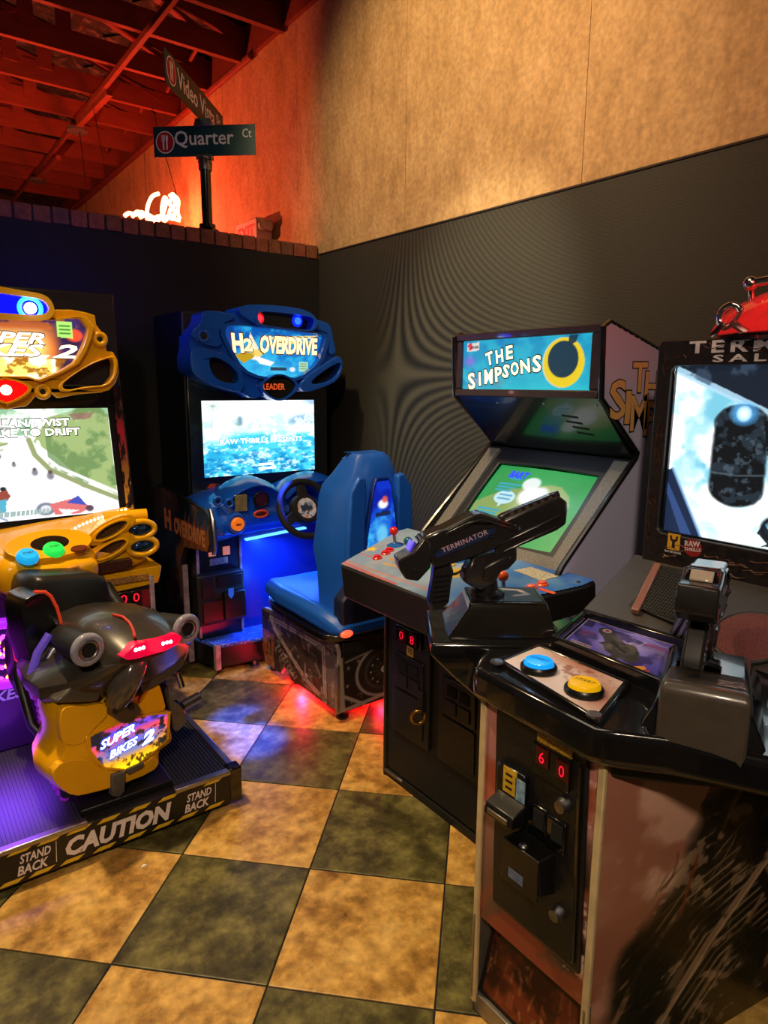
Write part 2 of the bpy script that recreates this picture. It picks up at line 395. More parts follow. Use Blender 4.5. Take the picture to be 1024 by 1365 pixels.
# black ribbed wall covering, with camera moire bands painted into its colour
def weave_mat():
    M = bpy.data.materials.new('black_ribbed_weave'); M.use_nodes = True; MATS[M.name] = M; nt = M.node_tree; b = nt.nodes['Principled BSDF']
    b.inputs['Roughness'].default_value = .75
    g = nt.nodes.new('ShaderNodeNewGeometry'); sp = nt.nodes.new('ShaderNodeSeparateXYZ'); nt.links.new(g.outputs['Position'], sp.inputs[0])
    def mth(op, a, bb=None):
        n = nt.nodes.new('ShaderNodeMath'); n.operation = op
        for i, q in enumerate((a, bb)):
            if q is None: continue
            if isinstance(q, (int, float)): n.inputs[i].default_value = q
            else: nt.links.new(q, n.inputs[i])
        return n.outputs[0]
    dy = mth('SUBTRACT', 3.27, sp.outputs['Y']); dz = mth('SUBTRACT', sp.outputs['Z'], 1.67)
    dy2 = mth('ADD', dy, mth('MULTIPLY', dz, -.10)); dz2 = mth('ADD', dz, mth('MULTIPLY', dy, .0))
    ph = mth('MULTIPLY', mth('MULTIPLY', dy2, dz2), 265.0)
    nz = nt.nodes.new('ShaderNodeTexNoise'); nz.inputs['Scale'].default_value = 120; nz.inputs['Detail'].default_value = 4
    nt.links.new(g.outputs['Position'], nz.inputs['Vector'])
    ph = mth('ADD', ph, mth('MULTIPLY', nz.outputs['Fac'], 2.2))
    s = mth('SINE', ph)
    # the painted moire bands get finer and fade away from the middle
    rr = mth('ADD', mth('MULTIPLY', dy, dy), mth('MULTIPLY', dz, dz)); fade = mth('POWER', 2.718, mth('MULTIPLY', rr, -1.0))
    left = mth('MULTIPLY', mth('ADD', dy, .22), 4.0); lc = nt.nodes.new('ShaderNodeClamp'); nt.links.new(left, lc.inputs[0])
    amp = mth('MULTIPLY', mth('MULTIPLY', fade, 1.0), lc.outputs[0])
    grain = mth('MULTIPLY', mth('SUBTRACT', nz.outputs['Fac'], .5), .9)
    val = mth('ADD', mth('ADD', mth('MULTIPLY', s, amp), 1.0), grain)
    rib = mth('SINE', mth('MULTIPLY', sp.outputs['Z'], 520.0))
    val = mth('ADD', val, mth('MULTIPLY', rib, .12))
    mx = nt.nodes.new('ShaderNodeMix'); mx.data_type = 'RGBA'; mx.blend_type = 'MULTIPLY'; mx.inputs[0].default_value = 1
    mx.inputs[6].default_value = (*lin('2f2d22'), 1); nt.links.new(val, mx.inputs[7]); nt.links.new(mx.outputs[2], b.inputs['Base Color'])
    return M
WEAVE = weave_mat()
BLACKWALL = pos_mat('black_painted_wall', .8, [(.3, '141310'), (.7, '1c1a16')], (30, 30, 30), 4, None, bump=.1)

# floor: every tile a piece of its own, laid at 45 degrees to the walls
floor = setting('floor', 'checkerboard floor of mottled ochre and dark green square tiles laid diagonally')
MB().box(-3.2, X0, -1.2, Y0, -.06, -.004).build('grout_bed', GROUT, floor)
S = .4572; A45 = R(45); TX, TY = 3.1659*S, -3.2575*S
def t2w(u, v):
    a, b_ = u*S-TX, v*S-TY
    return (a*math.cos(A45)+b_*math.sin(A45), -a*math.sin(A45)+b_*math.cos(A45))
def clip_poly(p, x0, x1, y0, y1):
    for ax, lim, sg in ((0, x0, 1), (0, x1, -1), (1, y0, 1), (1, y1, -1)):
        q = []
        for i in range(len(p)):
            a, b_ = p[i], p[(i+1) % len(p)]; ia, ib = (a[ax]-lim)*sg >= 0, (b_[ax]-lim)*sg >= 0
            if ia: q.append(a)
            if ia != ib: t = (lim-a[ax])/(b_[ax]-a[ax]); q.append((a[0]+(b_[0]-a[0])*t, a[1]+(b_[1]-a[1])*t))
        p = q
        if not p: return p
    return p
tile_me = {}
for u in range(-12, 16):
    for v in range(-10, 18):
        g = .0028/S
        p = [t2w(u+g, v+g), t2w(u+1-g, v+g), t2w(u+1-g, v+1-g), t2w(u+g, v+1-g)]
        cx, cy = t2w(u+.5, v+.5)
        if not (-2.2 < cx < X0+.3 and -.6 < cy < Y0+.3): continue
        if cx < -1.0 and cy < 1.0: continue
        q = clip_poly(p, -3.2, X0, -1.2, Y0); odd = (u+v) % 2
        if len(q) < 3: continue
        if q == p and odd in tile_me:
            o = bpy.data.objects.new('floor_tile', tile_me[odd]); COL.objects.link(o); o.location = (cx, cy, 0); o.parent = floor; continue
        if q == p:
            loc = [(a-cx, b_-cy) for a, b_ in p]
            e = .985; mb = MB(); mb.loft([[(a, b_, -.004) for a, b_ in loc], [(a, b_, -.0012) for a, b_ in loc], [(a*e, b_*e, 0) for a, b_ in loc]])
            o = mb.build('floor_tile', TILE_G if odd else TILE_Y, floor, local=True); o.location = (cx, cy, 0); tile_me[odd] = o.data; continue
        mx, my = sum(a for a, _ in q)/len(q), sum(b_ for _, b_ in q)/len(q)
        mb = MB(); mb.loft([[(a, b_, -.004) for a, b_ in q], [(a, b_, -.0012) for a, b_ in q], [(mx+(a-mx)*.985, my+(b_-my)*.985, 0) for a, b_ in q]])
        mb.build('floor_tile', TILE_G if odd else TILE_Y, floor)

# right wall: black weave below, tan boards above, running on past the partition
wr = setting('wall_right', 'right wall with black ribbed covering below and tan fibre boards above')
zs = lambda y: 2.475-.02*(4.13-y)/2.95   # seam line
MB().prism([(-1.0, 0), (4.13, 0), (4.13, 2.485), (-1.0, 2.425)], (X0, 0, 0), (0,1,0), (0,0,1), (1,0,0), 0, .1).build('black_covering', WEAVE, wr)
seams = [-1.0, .75, 1.97, 3.19, 4.41, 5.63, 6.85, 8.07, 9.29, 10.51, 11.73]
for a, b_ in zip(seams[:-1], seams[1:]):
    z = lambda y: (2.425+.06*(y+1)/5.13) if y < 4.13 else 2.2
    pts = [(a+.0015, z(a)), (b_-.0015, z(b_)), (b_-.0015, 4.02), (a+.0015, 4.02)]
    MB().prism(pts, (X0, 0, 0), (0,1,0), (0,0,1), (1,0,0), .004, .09).build('wall_board', BOARD, wr)
MB().box(X0+.02, X0+.1, 4.0, 12.0, 0, 2.5).build('lower_wall', BOARD, wr)
MB().tube([(X0-.001, -1.0, 2.425), (X0-.001, 4.13, 2.485)], .006, 8).build('seam_cord', mat('dark_cord', '3a2c1a', .7, noise=.2), wr)
MB().box(X0-.03, X0+.1, -1.0, 12.0, 4.02, 4.26).build('wall_plate', WOODR, wr)

# partition behind the machines, with its brick coping
wb = setting('wall_back', 'black partition wall topped with a row of upright bricks')
MB().box(-3.2, X0-.001, Y0, Y0+.14, 0, LEDGE).build('partition', BLACKWALL, wb)
MB().box(-3.2, X0-.002, Y0+.012, Y0+.16, LEDGE, LEDGE+.078).build('mortar', MORTAR, wb)
bw = .092; brick_me = []
for k in range(3):
    o = MB().box(-bw/2+.005, bw/2-.005, 0, .18, 0, .085).build('brick', BRICKM[k], wb, bevel=.004, local=True); brick_me.append(o)
n = 0; x = X0-.01-bw/2
while x > -.6:
    if n < 3: o = brick_me[n]
    else:
        s = brick_me[random.choice((0, 0, 1, 2))]; o = s.copy(); COL.objects.link(o)
    o.location = (x, Y0-.004+random.uniform(-.004, .004), LEDGE+random.uniform(-.002, .003)); o.rotation_euler = (random.uniform(-.01, .01), 0, random.uniform(-.015, .015))
    n += 1; x -= bw
wf = setting('wall_far', 'dark far wall beyond the partition')
MB().box(-7, X0, 12.0, 12.1, 0, 5.4).build('far_panel', mat('dark_far_wall', '3a241a', .8, noise=.2, scale=5), wf)

# roof: deck on trusses
ceil = setting('ceiling', 'open roof of red lit timber trusses under dark insulation')
MB().prism([(2.56, 4.22), (-7, 6.3), (-7, 6.4), (2.56, 4.32)], (0, 0, 0), (1,0,0), (0,0,1), (0,1,0), -1, 12.1).build('roof_deck', DECKM, ceil)
pk = MB()
for i in range(14):
    yy = 2.6+i*.66
    for j in range(9):
        xx = 2.3-j*.38; zz = 4.22+(2.56-xx)*.2175
        pk.add([(xx+random.uniform(-.05,.05)+.15*math.cos(t*PI/3), yy+.33+.24*math.sin(t*PI/3), zz+.001) for t in range(6)]+[(xx, yy+.33, zz-random.uniform(.05,.1))], [(t, (t+1) % 6, 6) for t in range(6)])
pk.build('insulation_batts', DECKM, ceil, kind='stuff')
for y in (2.6, 3.26, 3.9, 4.55, 5.14, 5.79, 6.49, 7.15, 7.8, 8.45, 9.1, 9.75, 10.4):
    zb = 3.99+.018*max(0, y-5)
    t = MB().box(-5.5, 2.49, y-.022, y+.022, zb, zb+.15).build('roof_truss', WOODR, ceil)
    MB().beam((2.49, y, 4.17), (-5.5, y, 4.17+8*.2175), .04, .1).build('top_chord', WOODR, t)
    for x in (1.35, 1.1, -.4, -2.0):
        MB().box(x-.05, x+.05, y-.03, y-.006, zb+.1, 4.17+(2.49-x)*.2175).build('post', WOODR, t)
    for xa, xb in ((2.3, 1.35), (1.1, .1), (-.4, .1), (-.5, -1.3)):
        za, zc = zb+.08, 4.17+(2.49-xb)*.2175
        MB().beam((xa, y+.012, za), (xb, y+.012, zc), .02, .07, up=(0,1,0)).build('web', WOODR, t)
br = MB().beam((1.73, 2.4, 3.955), (1.70, 7.05, 3.965), .035, .045).build('bridging_rail', WOODR, ceil, bevel=.004)
MB().beam((1.70, 7.05, 3.955), (1.68, 10.6, 4.0), .03, .04).build('bridging_rail', WOODR, ceil, bevel=.004)
for y in (7.0, 8.95):
    MB().beam((1.74, y-.9, 3.92), (1.70, y, 3.92), .05, .04).build('rail_bracket', WOODR, br, bevel=.003)
    MB().lathe([(.09, 0), (.09, .03), (.05, .05)], (1.70, y+.05, 3.88), (0,0,1), 14).build('junction_box', GREYP, br)
for y, x in ((4.4, 2.1), (5.5, 2.15), (6.2, 2.2), (6.8, 2.15), (7.5, 2.2), (8.2, 2.2)):
    MB().beam((x, y-.25, 4.06), (x+.12, y+.2, 4.16), .02, .02).build('cross_brace', WOODR, ceil)
MB().tube([(2.46, 5.0, 4.0), (2.45, 6.4, 4.0), (2.46, 8, 4.02), (2.46, 11, 4.06)], .025, 8).build('wall_conduit', WOODR, ceil)

# added red flood lamp, unseen behind the partition; its flag shapes the light's edge
rf = thing('added_flood_lamp', 'added red floodlight, unseen behind the partition, with a black flag cutting its light', 'lamp', (.55, 6.1, 2.2))
MB().cyl((.55, 6.1, 0), (.55, 6.1, 2.15), .02).build('stand', BLACKMETAL, rf)
MB().lathe([(.16, 0), (.16, .02), (.03, .05)], (.55, 6.1, 0), (0,0,1)).build('foot', BLACKMETAL, rf)
MB().box(.45, .65, 6.02, 6.18, 2.06, 2.16).build('lamp_housing', BLACKMETAL, rf, bevel=.01)
dv = Vector((2.5-.55, 4.17-6.1, 0)).normalized(); fp = Vector((.55, 6.1, 0))+dv*.30; pv = Vector((dv.y, -dv.x, 0))
MB().prism([(0, 1.95), (.5, 1.95), (.5, 2.72), (0, 2.72)], (fp.x, fp.y, 0), pv, (0,0,1), dv, 0, .004).build('added_side_flag', BLACKMETAL, rf)
lamp('POINT', 'added_red_flood', (.55, 6.1, 2.26), 230, (1.0, .17, .075), shadow_soft_size=.015)

# ------------------------------------------------------------------ street sign on the partition
SGREEN = mat('dark_green_sign_sheet', '14504a', .4, noise=.08, scale=10)
SWHITE = mat('cream_sign_print', 'e0d2bc', .5, emit=.06); SRED = mat('red_sign_print', 'b01824', .5, emit=.05)
ss = thing('street_sign', 'post with two crossed dark green street name plates on brick ledge', 'sign', (1.74, 4.2, LEDGE+.08))
zb = LEDGE+.08
MB().lathe([(.075, 0), (.075, .012), (.05, .03), (.05, .05)], (1.74, 4.2, zb), (0,0,1), 20).build('post_foot', GLOSSB, ss, smooth=True)
MB().cyl((1.74, 4.2, zb+.02), (1.74, 4.2, 2.93), .032, 20).build('post', GLOSSB, ss, smooth=True)
MB().lathe([(.04, 0), (.042, .05), (.036, .06), (.036, .075)], (1.74, 4.2, 2.895), (0,0,1), 20).build('post_cap', STEEL, ss, smooth=True)
qd = Vector((.743, -.669, 0)); vd = Vector((.669, .743, 0))
MB().prism([(-.05, 2.955), (.05, 2.955), (.05, 2.985), (-.05, 2.985)], (1.74, 4.2, 0), qd, (0,0,1), qd.cross(Vector((0,0,1))), -.02, .02).build('lower_bracket', STEEL, ss, bevel=.003)
MB().prism([(-.06, 3.14), (.06, 3.14), (.045, 3.185), (-.045, 3.185)], (1.74, 4.2, 0), qd, (0,0,1), qd.cross(Vector((0,0,1))), -.02, .02).build('cross_bracket', STEEL, ss, bevel=.003)
def emblem(pl, u, v, r, ry, par):
    MB().prism([(u+math.cos(2*PI*j/28)*r*1.06, v+math.sin(2*PI*j/28)*ry*1.06) for j in range(28)], pl.O, pl.U, pl.V, pl.N, .003, .0036).build('emblem_ring', SWHITE, par)
    MB().prism([(u+math.cos(2*PI*j/28)*r*.96, v+math.sin(2*PI*j/28)*ry*.96) for j in range(28)], pl.O, pl.U, pl.V, pl.N, .0036, .0042).build('emblem_disc', SRED, par)
    mb = MB()
    for du in (-.28, .12): mb.prism([(u+du*r, v-.7*ry), (u+(du+.16)*r, v-.7*ry), (u+(du+.16)*r, v+.1*ry), (u+du*r, v+.1*ry)], pl.O, pl.U, pl.V, pl.N, .0042, .0048)
    for k in range(3): mb.prism([(u+(-.36+.14*k)*r, v+.1*ry), (u+(-.29+.14*k)*r, v+.1*ry), (u+(-.29+.14*k)*r, v+.68*ry), (u+(-.36+.14*k)*r, v+.68*ry)], pl.O, pl.U, pl.V, pl.N, .0042, .0048)
    mb.prism([(u+.10*r, v+.1*ry), (u+.3*r, v+.1*ry), (u+.36*r, v+.5*ry), (u+.2*r, v+.7*ry), (u+.1*r, v+.6*ry)], pl.O, pl.U, pl.V, pl.N, .0042, .0048)
    mb.build('emblem_fork_and_knife', SWHITE, par)
pq = Plane((1.74, 4.2, 2.978), qd, (0,0,1))
q = pq.rect('name_plate', SGREEN, ss, -.318, .318, 0, .172, -.002, .003, bevel=.001)
emblem(pq, -.245, .083, .055, .06, q)
text(q, 'Quarter', pq, -.185, .048, .37, .098, SWHITE, .0035, bold=.012); text(q, 'Ct', pq, .238, .098, .058, .05, SWHITE, .0035, bold=.012)
pv = Plane((1.74, 4.2, 3.16), vd, (0,0,1))
q = pv.rect('name_plate', SGREEN, ss, -.56, .36, 0, .172, -.002, .003, bevel=.001)
emblem(pv, -.475, .09, .06, .066, q)
text(q, 'Video Vista', pv, -.395, .045, .59, .098, SWHITE, .0035, bold=.012); text(q, 'Dr', pv, .235, .09, .075, .05, SWHITE, .0035, bold=.012)

# ------------------------------------------------------------------ neon script hanging beyond the partition
NEON = glow('red_neon_tube', 'ff5a3c', 26); NEONB = mat('dark_tube_paint', '140808', .4)
ns = thing('neon_sign', 'glowing red neon script hung on wires beyond the brick ledge', 'neon sign', (2.2, 6.3, 3.0))
def neon(name, pts, m=NEON, r=.017):
    P = XZ(6.46); pp = [P.p(*P.px(x, y)) for x, y in pts]
    q = []
    for i in range(len(pp)-1):
        a, b_, c_, d = pp[max(i-1, 0)], pp[i], pp[i+1], pp[min(i+2, len(pp)-1)]
        for t in (0, .25, .5, .75): q.append(.5*((2*b_)+(c_-a)*t+(2*a-5*b_+4*c_-d)*t*t+(3*b_-a-3*c_+d)*t**3))
    q.append(pp[-1]); return MB().tube(q, r, 8).build(name, m, ns, smooth=True)
neon('neon_capital', [(212,258),(203,262),(197,275),(196,290),(200,297),(208,296),(214,290)])
neon('neon_letter', [(214,292),(219,280),(222,266),(219,264),(216,278),(218,294),(224,290)])
neon('neon_letter', [(224,290),(228,278),(233,282),(229,292),(225,286),(234,290)])
neon('neon_letter', [(226,262),(231,259),(234,268),(230,276),(226,270),(233,262),(238,268),(237,282),(240,292)])
neon('neon_flourish', [(166,288),(172,284),(180,286),(190,283),(200,294),(214,288),(240,294)])
neon('neon_bar', [(186,290),(196,286),(206,291)]); neon('neon_bar', [(176,289),(184,282),(190,290)])
neon('tube_support', [(232,255),(237,262),(236,270),(239,278)], NEONB, .006)
P = XZ(6.46)
for a, b_ in (((236,262),(222,212)), ((152,290),(146,258))):
    pa = P.p(*P.px(*a)); pb = P.p(*P.px(*b_)); e = pa+(pb-pa)*((4.02-pa.z)/(pb.z-pa.z)); MB().tube([pa, e], .003, 6).build('hanging_wire', NEONB, ns)
lamp('POINT', 'neon_light', (2.25, 6.3, 3.05), 45, (1.0, .07, .03), shadow_soft_size=.1)
hw = thing('hanging_cable', 'dark cable hanging from ceiling rail junction box', 'cable', (1.72, 7.05, 3.9))
MB().tube([(1.72, 7.05, 3.88), (1.74, 7.05, 3.5), (1.73, 7.05, 3.1), (1.75, 7.05, 2.9)], .004, 6).build('cord', NEONB, hw)

# emergency box on the right wall just above the bricks
eb = thing('exit_light', 'small white and red emergency light box beside wall above brick ledge', 'light', (2.42, 4.95, 2.66))
pl = Plane((2.38, 4.78, 2.66), (-.35, .93, 0), (0,0,1))
MB().box(2.36, 2.49, 4.78, 5.15, 2.66, 2.83).build('case', mat('white_plastic_case', 'd8c8c0', .4, noise=.03), eb, bevel=.01)
text(eb, 'EXIT', Plane((2.36, 5.13, 2.68), (0,-1,0), (0,0,1)), .03, .02, .28, .09, glow('exit_red', 'ff2020', .8), .002, bold=.02)
for k in (0, 1): MB().lathe([(.03, 0), (.034, .03), (.02, .04)], (2.40+.05*k, 4.78, 2.77), (0,-1,0), 14).build('lamp_head', WHITE, eb, smooth=True)

# ------------------------------------------------------------------ boat racing cabinet (against the partition)
bc = thing('boat_racing_cabinet', 'blue boat racing arcade cabinet with steering wheel and lit water screen', 'arcade machine', (1.83, 3.75, 0))
BLBEZ = mat('black_bezel', '101216', .25, coat=.3, noise=.1)
CABSIDE = mat('dark_cabinet_board', '14161c', .5, noise=.2)
MB().box(1.33, 2.22, 3.62, 4.08, .05, 2.0).build('body', CABSIDE, bc, bevel=.01)
bz = XZ(3.6)
bz.rect('screen_bezel', BLBEZ, bc, 1.335, 2.225, .985, 1.66, -.02, .004, bevel=.006)
# screen picture
c = Canvas(250, 146); c.grad('f4fbfd', 'e4f6fb'); wt = np.clip((c.v-.40)/.08+.5*(vnoise(c.H, c.W, 6, 4, 3)-.5), 0, 1)
hz = np.clip(1-abs(c.v-.33)/.14, 0, 1); c.noise('a4c4cc', 6, .50, .62, .75, 3, mask=hz*np.clip(1.3-c.u*1.4, 0, 1)); c.noise('8fb8b0', 7, .48, .6, .7, 33, mask=hz)
c.ell(.64, .30, .10, .14, '9cc4c4', .6, .6); c.noise('d8ecec', 9, .5, .6, .8, 55, mask=hz); c.blend(np.clip((c.u-.72)*9, 0, 1)*np.clip(1-abs(c.v-.27+.28*(c.u-.86))/.10, 0, 1), '4478b0', .8); c.blend(np.clip((c.u-.85)*9, 0, 1)*np.clip((.14-c.v)*14, 0, 1), '78a0c8', .7); c.noise('eef6fa', 11, .52, .6, .7, 66, mask=(c.v < .36)*1.0)
c.blend(np.clip(1-np.abs(c.u-.315)/.035-np.clip(.24-c.v, 0, 1)*6, 0, 1)*np.clip((.36-c.v)*20, 0, 1)*np.clip((c.v-.18)*20, 0, 1), '5c7c92', .9)
for k in range(9): a_ = k*.7; c.line([(.09,.07),(.09+.06*math.cos(a_), .07+.06*math.sin(a_))], .008, '90a89c', .6)
c.line([(.09,.07),(.075,.38)], .006, 'a0b4ac', .7); c.line([(.745,0),(.75,.28)], .006, 'b8d0d8', .8)
c.blend(wt, '46c6e2'); c.noise('0e86c0', 10, .48, .60, .95, 9, ax=.42, mask=wt*np.clip((c.v-.36)*1.7, .25, 1)); c.noise('e8fbff', 15, .56, .66, .8, 5, ax=.4, mask=wt); c.noise('f6ffff', 26, .58, .66, .7, 15, ax=.45, mask=wt); c.noise('0a6cae', 22, .56, .64, .8, 25, ax=.45, mask=wt*np.clip((c.v-.5)*3, 0, 1))
c.blend(np.clip(1-np.hypot((c.u-.07)/.22, (c.v-.47)/.14), 0, 1), 'ffffff', .95); c.blend(np.clip(1-np.hypot((c.u-.9)/.25, (c.v-.42)/.07), 0, 1), 'ffffff', .9); c.ell(.62, .42, .02, .035, 'f8fdff', 1, .5); c.noise('ffffff', 14, .54, .62, .8, 35, mask=np.clip(1-np.hypot((c.u-.62)/.12, (c.v-.46)/.1), 0, 1)*2)
c.build('screen', bc, bz, 1.412, 2.128, 1.095, 1.522, .006, SCREENH)
PW = glow('screen_white', 'ffffff', 1.6)
text(bc, 'RAW THRILLS PRESENTS', bz, 1.51, 1.276, .53, .03, PW, .0085, bold=.02, outline=(glow('screen_teal', '2a90b8', .9), .003, .03))
mb = MB(); g = np.random.default_rng(3)
for zz in (1.142, 1.118):
    x = 1.745
    while x < 1.845: w_ = .006+.010*g.random(); mb.prism([(x, zz), (x+w_, zz), (x+w_, zz+.014), (x, zz+.014)], bz.O, bz.U, bz.V, bz.N, .0085, .0092); x += w_+.003
mb.build('small_screen_marks', PW, bc)
mb = MB()
for k, (a, b_, d) in enumerate(((1.43,1.50,1.052),(1.42,1.54,1.04),(1.44,1.525,1.028),(1.425,1.49,1.016))): mb.prism([(a, d-.006), (b_, d), (a+.02, d+.007)], bz.O, bz.U, bz.V, bz.N, .0045, .0052)
mb.build('flame_decal', ORANGEP, bc)

# marquee: sculpted blue frame with openings
S3 = lambda pts: [(200+x*.3516, 390+y*.3516) for x, y in pts]
mq = XZ(3.50)
outer = mq.pxs(S3([(190,70),(245,68),(300,78),(326,72),(335,52),(420,50),(545,62),(600,86),(612,100),(660,110),(682,130),(690,190),(702,235),(718,260),(712,312),(680,345),(575,380),(545,360),(512,380),(475,412),(430,388),(390,405),(342,375),(320,378),(215,345),(150,310),(140,250),(152,205),(150,150),(185,115)]))
hole_art = mq.pxs(S3([(290,122),(400,132),(520,146),(660,160),(650,205),(628,272),(555,325),(500,318),(420,322),(345,290),(302,212),(272,152)]))
hl = mq.pxs(S3([(205,240),(270,255),(328,310),(318,350),(228,330)])); hr = mq.pxs(S3([(583,352),(640,300),(708,262),(706,300),(670,338)]))
hlamp = mq.pxs(S3([(400,72),(590,92),(606,112),(598,138),(580,146),(410,128),(394,112),(390,88)]))
mo = mq.plate('marquee_frame', BLUEP, bc, chaikin(outer, 1), -.16, 0, [chaikin(hole_art, 1), chaikin(hl, 2), chaikin(hr, 2), chaikin(hlamp, 2)], bevel=.012, seg=3)
def rim(name, pts, w, d0, d1, m, par, pl, it=2, bev=.006):
    c0 = np.mean(np.array(pts), 0); o_ = [tuple(c0+(np.array(p)-c0)*(1+w)) for p in pts]
    return pl.plate(name, m, par, chaikin(o_, it), d0, d1, [chaikin(pts, it)], bevel=bev, seg=3)
rim('art_rim', hole_art, .10, 0, .03, BLUEP, bc, mq, 1, .01); rim('speaker_rim', hl, .16, 0, .035, BLUEP, bc, mq); rim('speaker_rim', hr, .16, 0, .035, BLUEP, bc, mq); rim('lamp_rim', hlamp, .12, -.02, .062, BLUEP, bc, mq)
for nm, pts, h in (('left', [(140,252),(150,206),(205,215),(285,240),(338,292),(345,360),(322,380),(215,347),(150,312)], hl), ('right', [(718,262),(702,236),(650,270),(590,310),(548,352),(575,382),(680,347),(712,312)], hr)):
    mq.plate('speaker_pod', BLUEP, bc, chaikin(mq.pxs(S3(pts)), 1), -.02, .045, [chaikin(h, 2)], bevel=.016, seg=4)
for pts in ([(190,72),(245,70),(300,84),(318,96),(268,118),(250,150),(268,205),(215,205),(150,170),(150,150),(186,118)], [(612,104),(660,112),(680,130),(690,190),(700,232),(668,240),(672,170),(655,150),(608,140)]):
    mq.plate('upper_horn', BLUEP, bc, chaikin(mq.pxs(S3(pts)), 1), -.03, .03, bevel=.014, seg=3)
u, v = mq.px(*S3([(203,165)])[0], .03); MB().torus(mq.p(u, v, .03), mq.N, .026, .009).build('bolt_boss', BLUEP, bc, smooth=True); MB().cyl(mq.p(u, v, .0), mq.p(u, v, .033), .018).build('bolt_recess', MATTB, bc)
mq.plate('lamp_housing', BLUEP, bc, chaikin(mq.pxs(S3([(318,78),(334,50),(420,48),(545,60),(602,82),(616,112),(606,142),(585,152),(410,134),(385,120)])), 1), -.10, .05, [chaikin(hlamp, 2)], bevel=.016, seg=4)
SPK = mat('dark_speaker_cloth', '1c1216', .9, noise=.3, scale=200, bump=.3)
for h in (hl, hr): mq.plate('speaker_cloth', SPK, bc, chaikin(h, 2), -.06, -.03, bevel=0)
mq.plate('lamp_window', mat('smoked_lens', '14101a', .12, coat=.6), bc, chaikin(hlamp, 2), -.05, -.02, bevel=0)
def led(px, py, n, col, s, r, par, pl, name='led_lamp'):
    u, v = pl.px(px, py, n); o = pl.p(u, v, n)
    MB().lathe([(r*1.7, 0), (r*1.7, .004), (r*1.2, .008)], o, pl.N, 20).build(name+'_bezel', mat('led_bezel_%s' % col, col, .2, emit=.9), par)
    MB().lathe([(r, .006), (r, .012), (r*.5, .016), (0, .017)], o, pl.N, 20).build(name, glow('led_%s' % col, col, s), par)
led(345, 424.5, -.018, 'ff1820', 6, .018, bc, mq); led(396, 428, -.018, '1030ff', 9, .02, bc, mq)
# glowing title art
c = Canvas(150, 90); c.grad('0a58b0', '0c88e0'); c.noise('38d0ff', 5, .45, .62, .7, 2); c.halo(.5, .85, .6, .4, '5ce0ff', .6)
c.poly([(.02,.0),(.12,.02),(.16,.3),(.1,.42),(.03,.2)], '0a3c90', .8); c.poly([(.42,.18),(.98,.1),(.7,.24),(.95,.22),(.62,.32)], 'ffe890', .95); c.poly([(.5,.2),(.96,.14),(.6,.27)], 'ffffff', .9)
c.ell(.31, .55, .06, .1, 'ffffff', 1, .4); c.poly([(.2,.72),(.12,.56),(.22,.5),(.32,.52),(.3,.6)], 'c8a020'); c.poly([(.3,.6),(.34,.58),(.5,.68),(.46,.76),(.36,.72)], 'ffffff'); c.poly([(.26,.5),(.27,.1),(.35,.42),(.33,.5)], 'fff6d0'); c.ell(.34, .51, .05, .07, 'ffd860', .9, .5)
c.poly([(.46,.78),(.62,.78),(.62,.85),(.46,.85)], '303048', .9); c.poly([(.75,.66),(.84,.66),(.84,.86),(.75,.86)], 'b8e8c0', .95)
for k in range(3): c.line([(.765,.70+.05*k),(.825,.70+.05*k)], .007, '506850', .8)
c.ell(.68, .82, .03, .05, 'e8f4ff', 1, .5)
au = [p[0] for p in hole_art]; av = [p[1] for p in hole_art]
c.build('title_art', bc, mq, min(au), max(au), min(av), max(av), -.02, BACKLIT, clip=chaikin(hole_art, 1))
TORG = glow('title_cream', 'ffe6a8', 1.5); TDK = mat('title_rust', '8a3410', .5, emit=.35)
u, v = mq.px(309, 470, -.015); text(bc, 'H', mq, u, v, .075, .105, TORG, -.016, bold=.05, shear=-.1, outline=(TDK, .006, .02))
u, v = mq.px(324, 468, -.015); text(bc, '2', mq, u+.005, v, .055, .07, TORG, -.016, bold=.04, outline=(TDK, .005, .02))
u, v = mq.px(347, 471, -.015); text(bc, 'OVERDRIVE', mq, u, v, .375, .10, TORG, -.016, bold=.045, shear=.1, outline=(TDK, .006, .02))
# badge
bd = mq.pxs(S3([(408,352),(445,322),(475,312),(510,322),(545,350),(522,385),(476,408),(430,385)]))
rim('badge_rim', bd, .14, -.02, .05, BLUEP, bc, mq)
mq.plate('badge', GLOSSB, bc, chaikin(bd, 2), -.02, .03, bevel=.006)
u, v = mq.px(351, 519.5, .03); text(bc, 'LEADER', mq, u, v, .135, .035, glow('dull_red_display', 'd05020', .9), .033, bold=.02)

# dashboard: blue cowls, gauges, start button
def dash_loft(name, path, m, par, **k):
    return MB().loft(path).build(name, m, par, smooth=True, bevel=.008, **k)
def cs(x, y0, y1, z0, z1, top):   # a cross-section across x: rounded hood profile in y/z
    return [(x, y1, z0), (x, y0+.06, z0), (x, y0, z0+.05), (x, y0-.01, (z0+z1)/2), (x, y0+.05, z1-.02), (x, y0+.12, z1), (x, y0+.2, z1+top), (x, y1, z1+top)]
MB().loft([cs(1.285, 3.24, 3.62, .79, .99, .0), cs(1.36, 3.22, 3.62, .795, 1.0, .01), cs(1.48, 3.27, 3.62, .80, 1.01, .035), cs(1.62, 3.29, 3.62, .805, 1.02, .05), cs(1.74, 3.28, 3.62, .81, 1.01, .02), cs(1.86, 3.29, 3.62, .81, 1.0, .03), cs(2.0, 3.28, 3.62, .81, 1.0, .02), cs(2.24, 3.26, 3.62, .81, .97, 0)]).build('dashboard', BLUEP, bc, smooth=True, bevel=.02, seg=3)
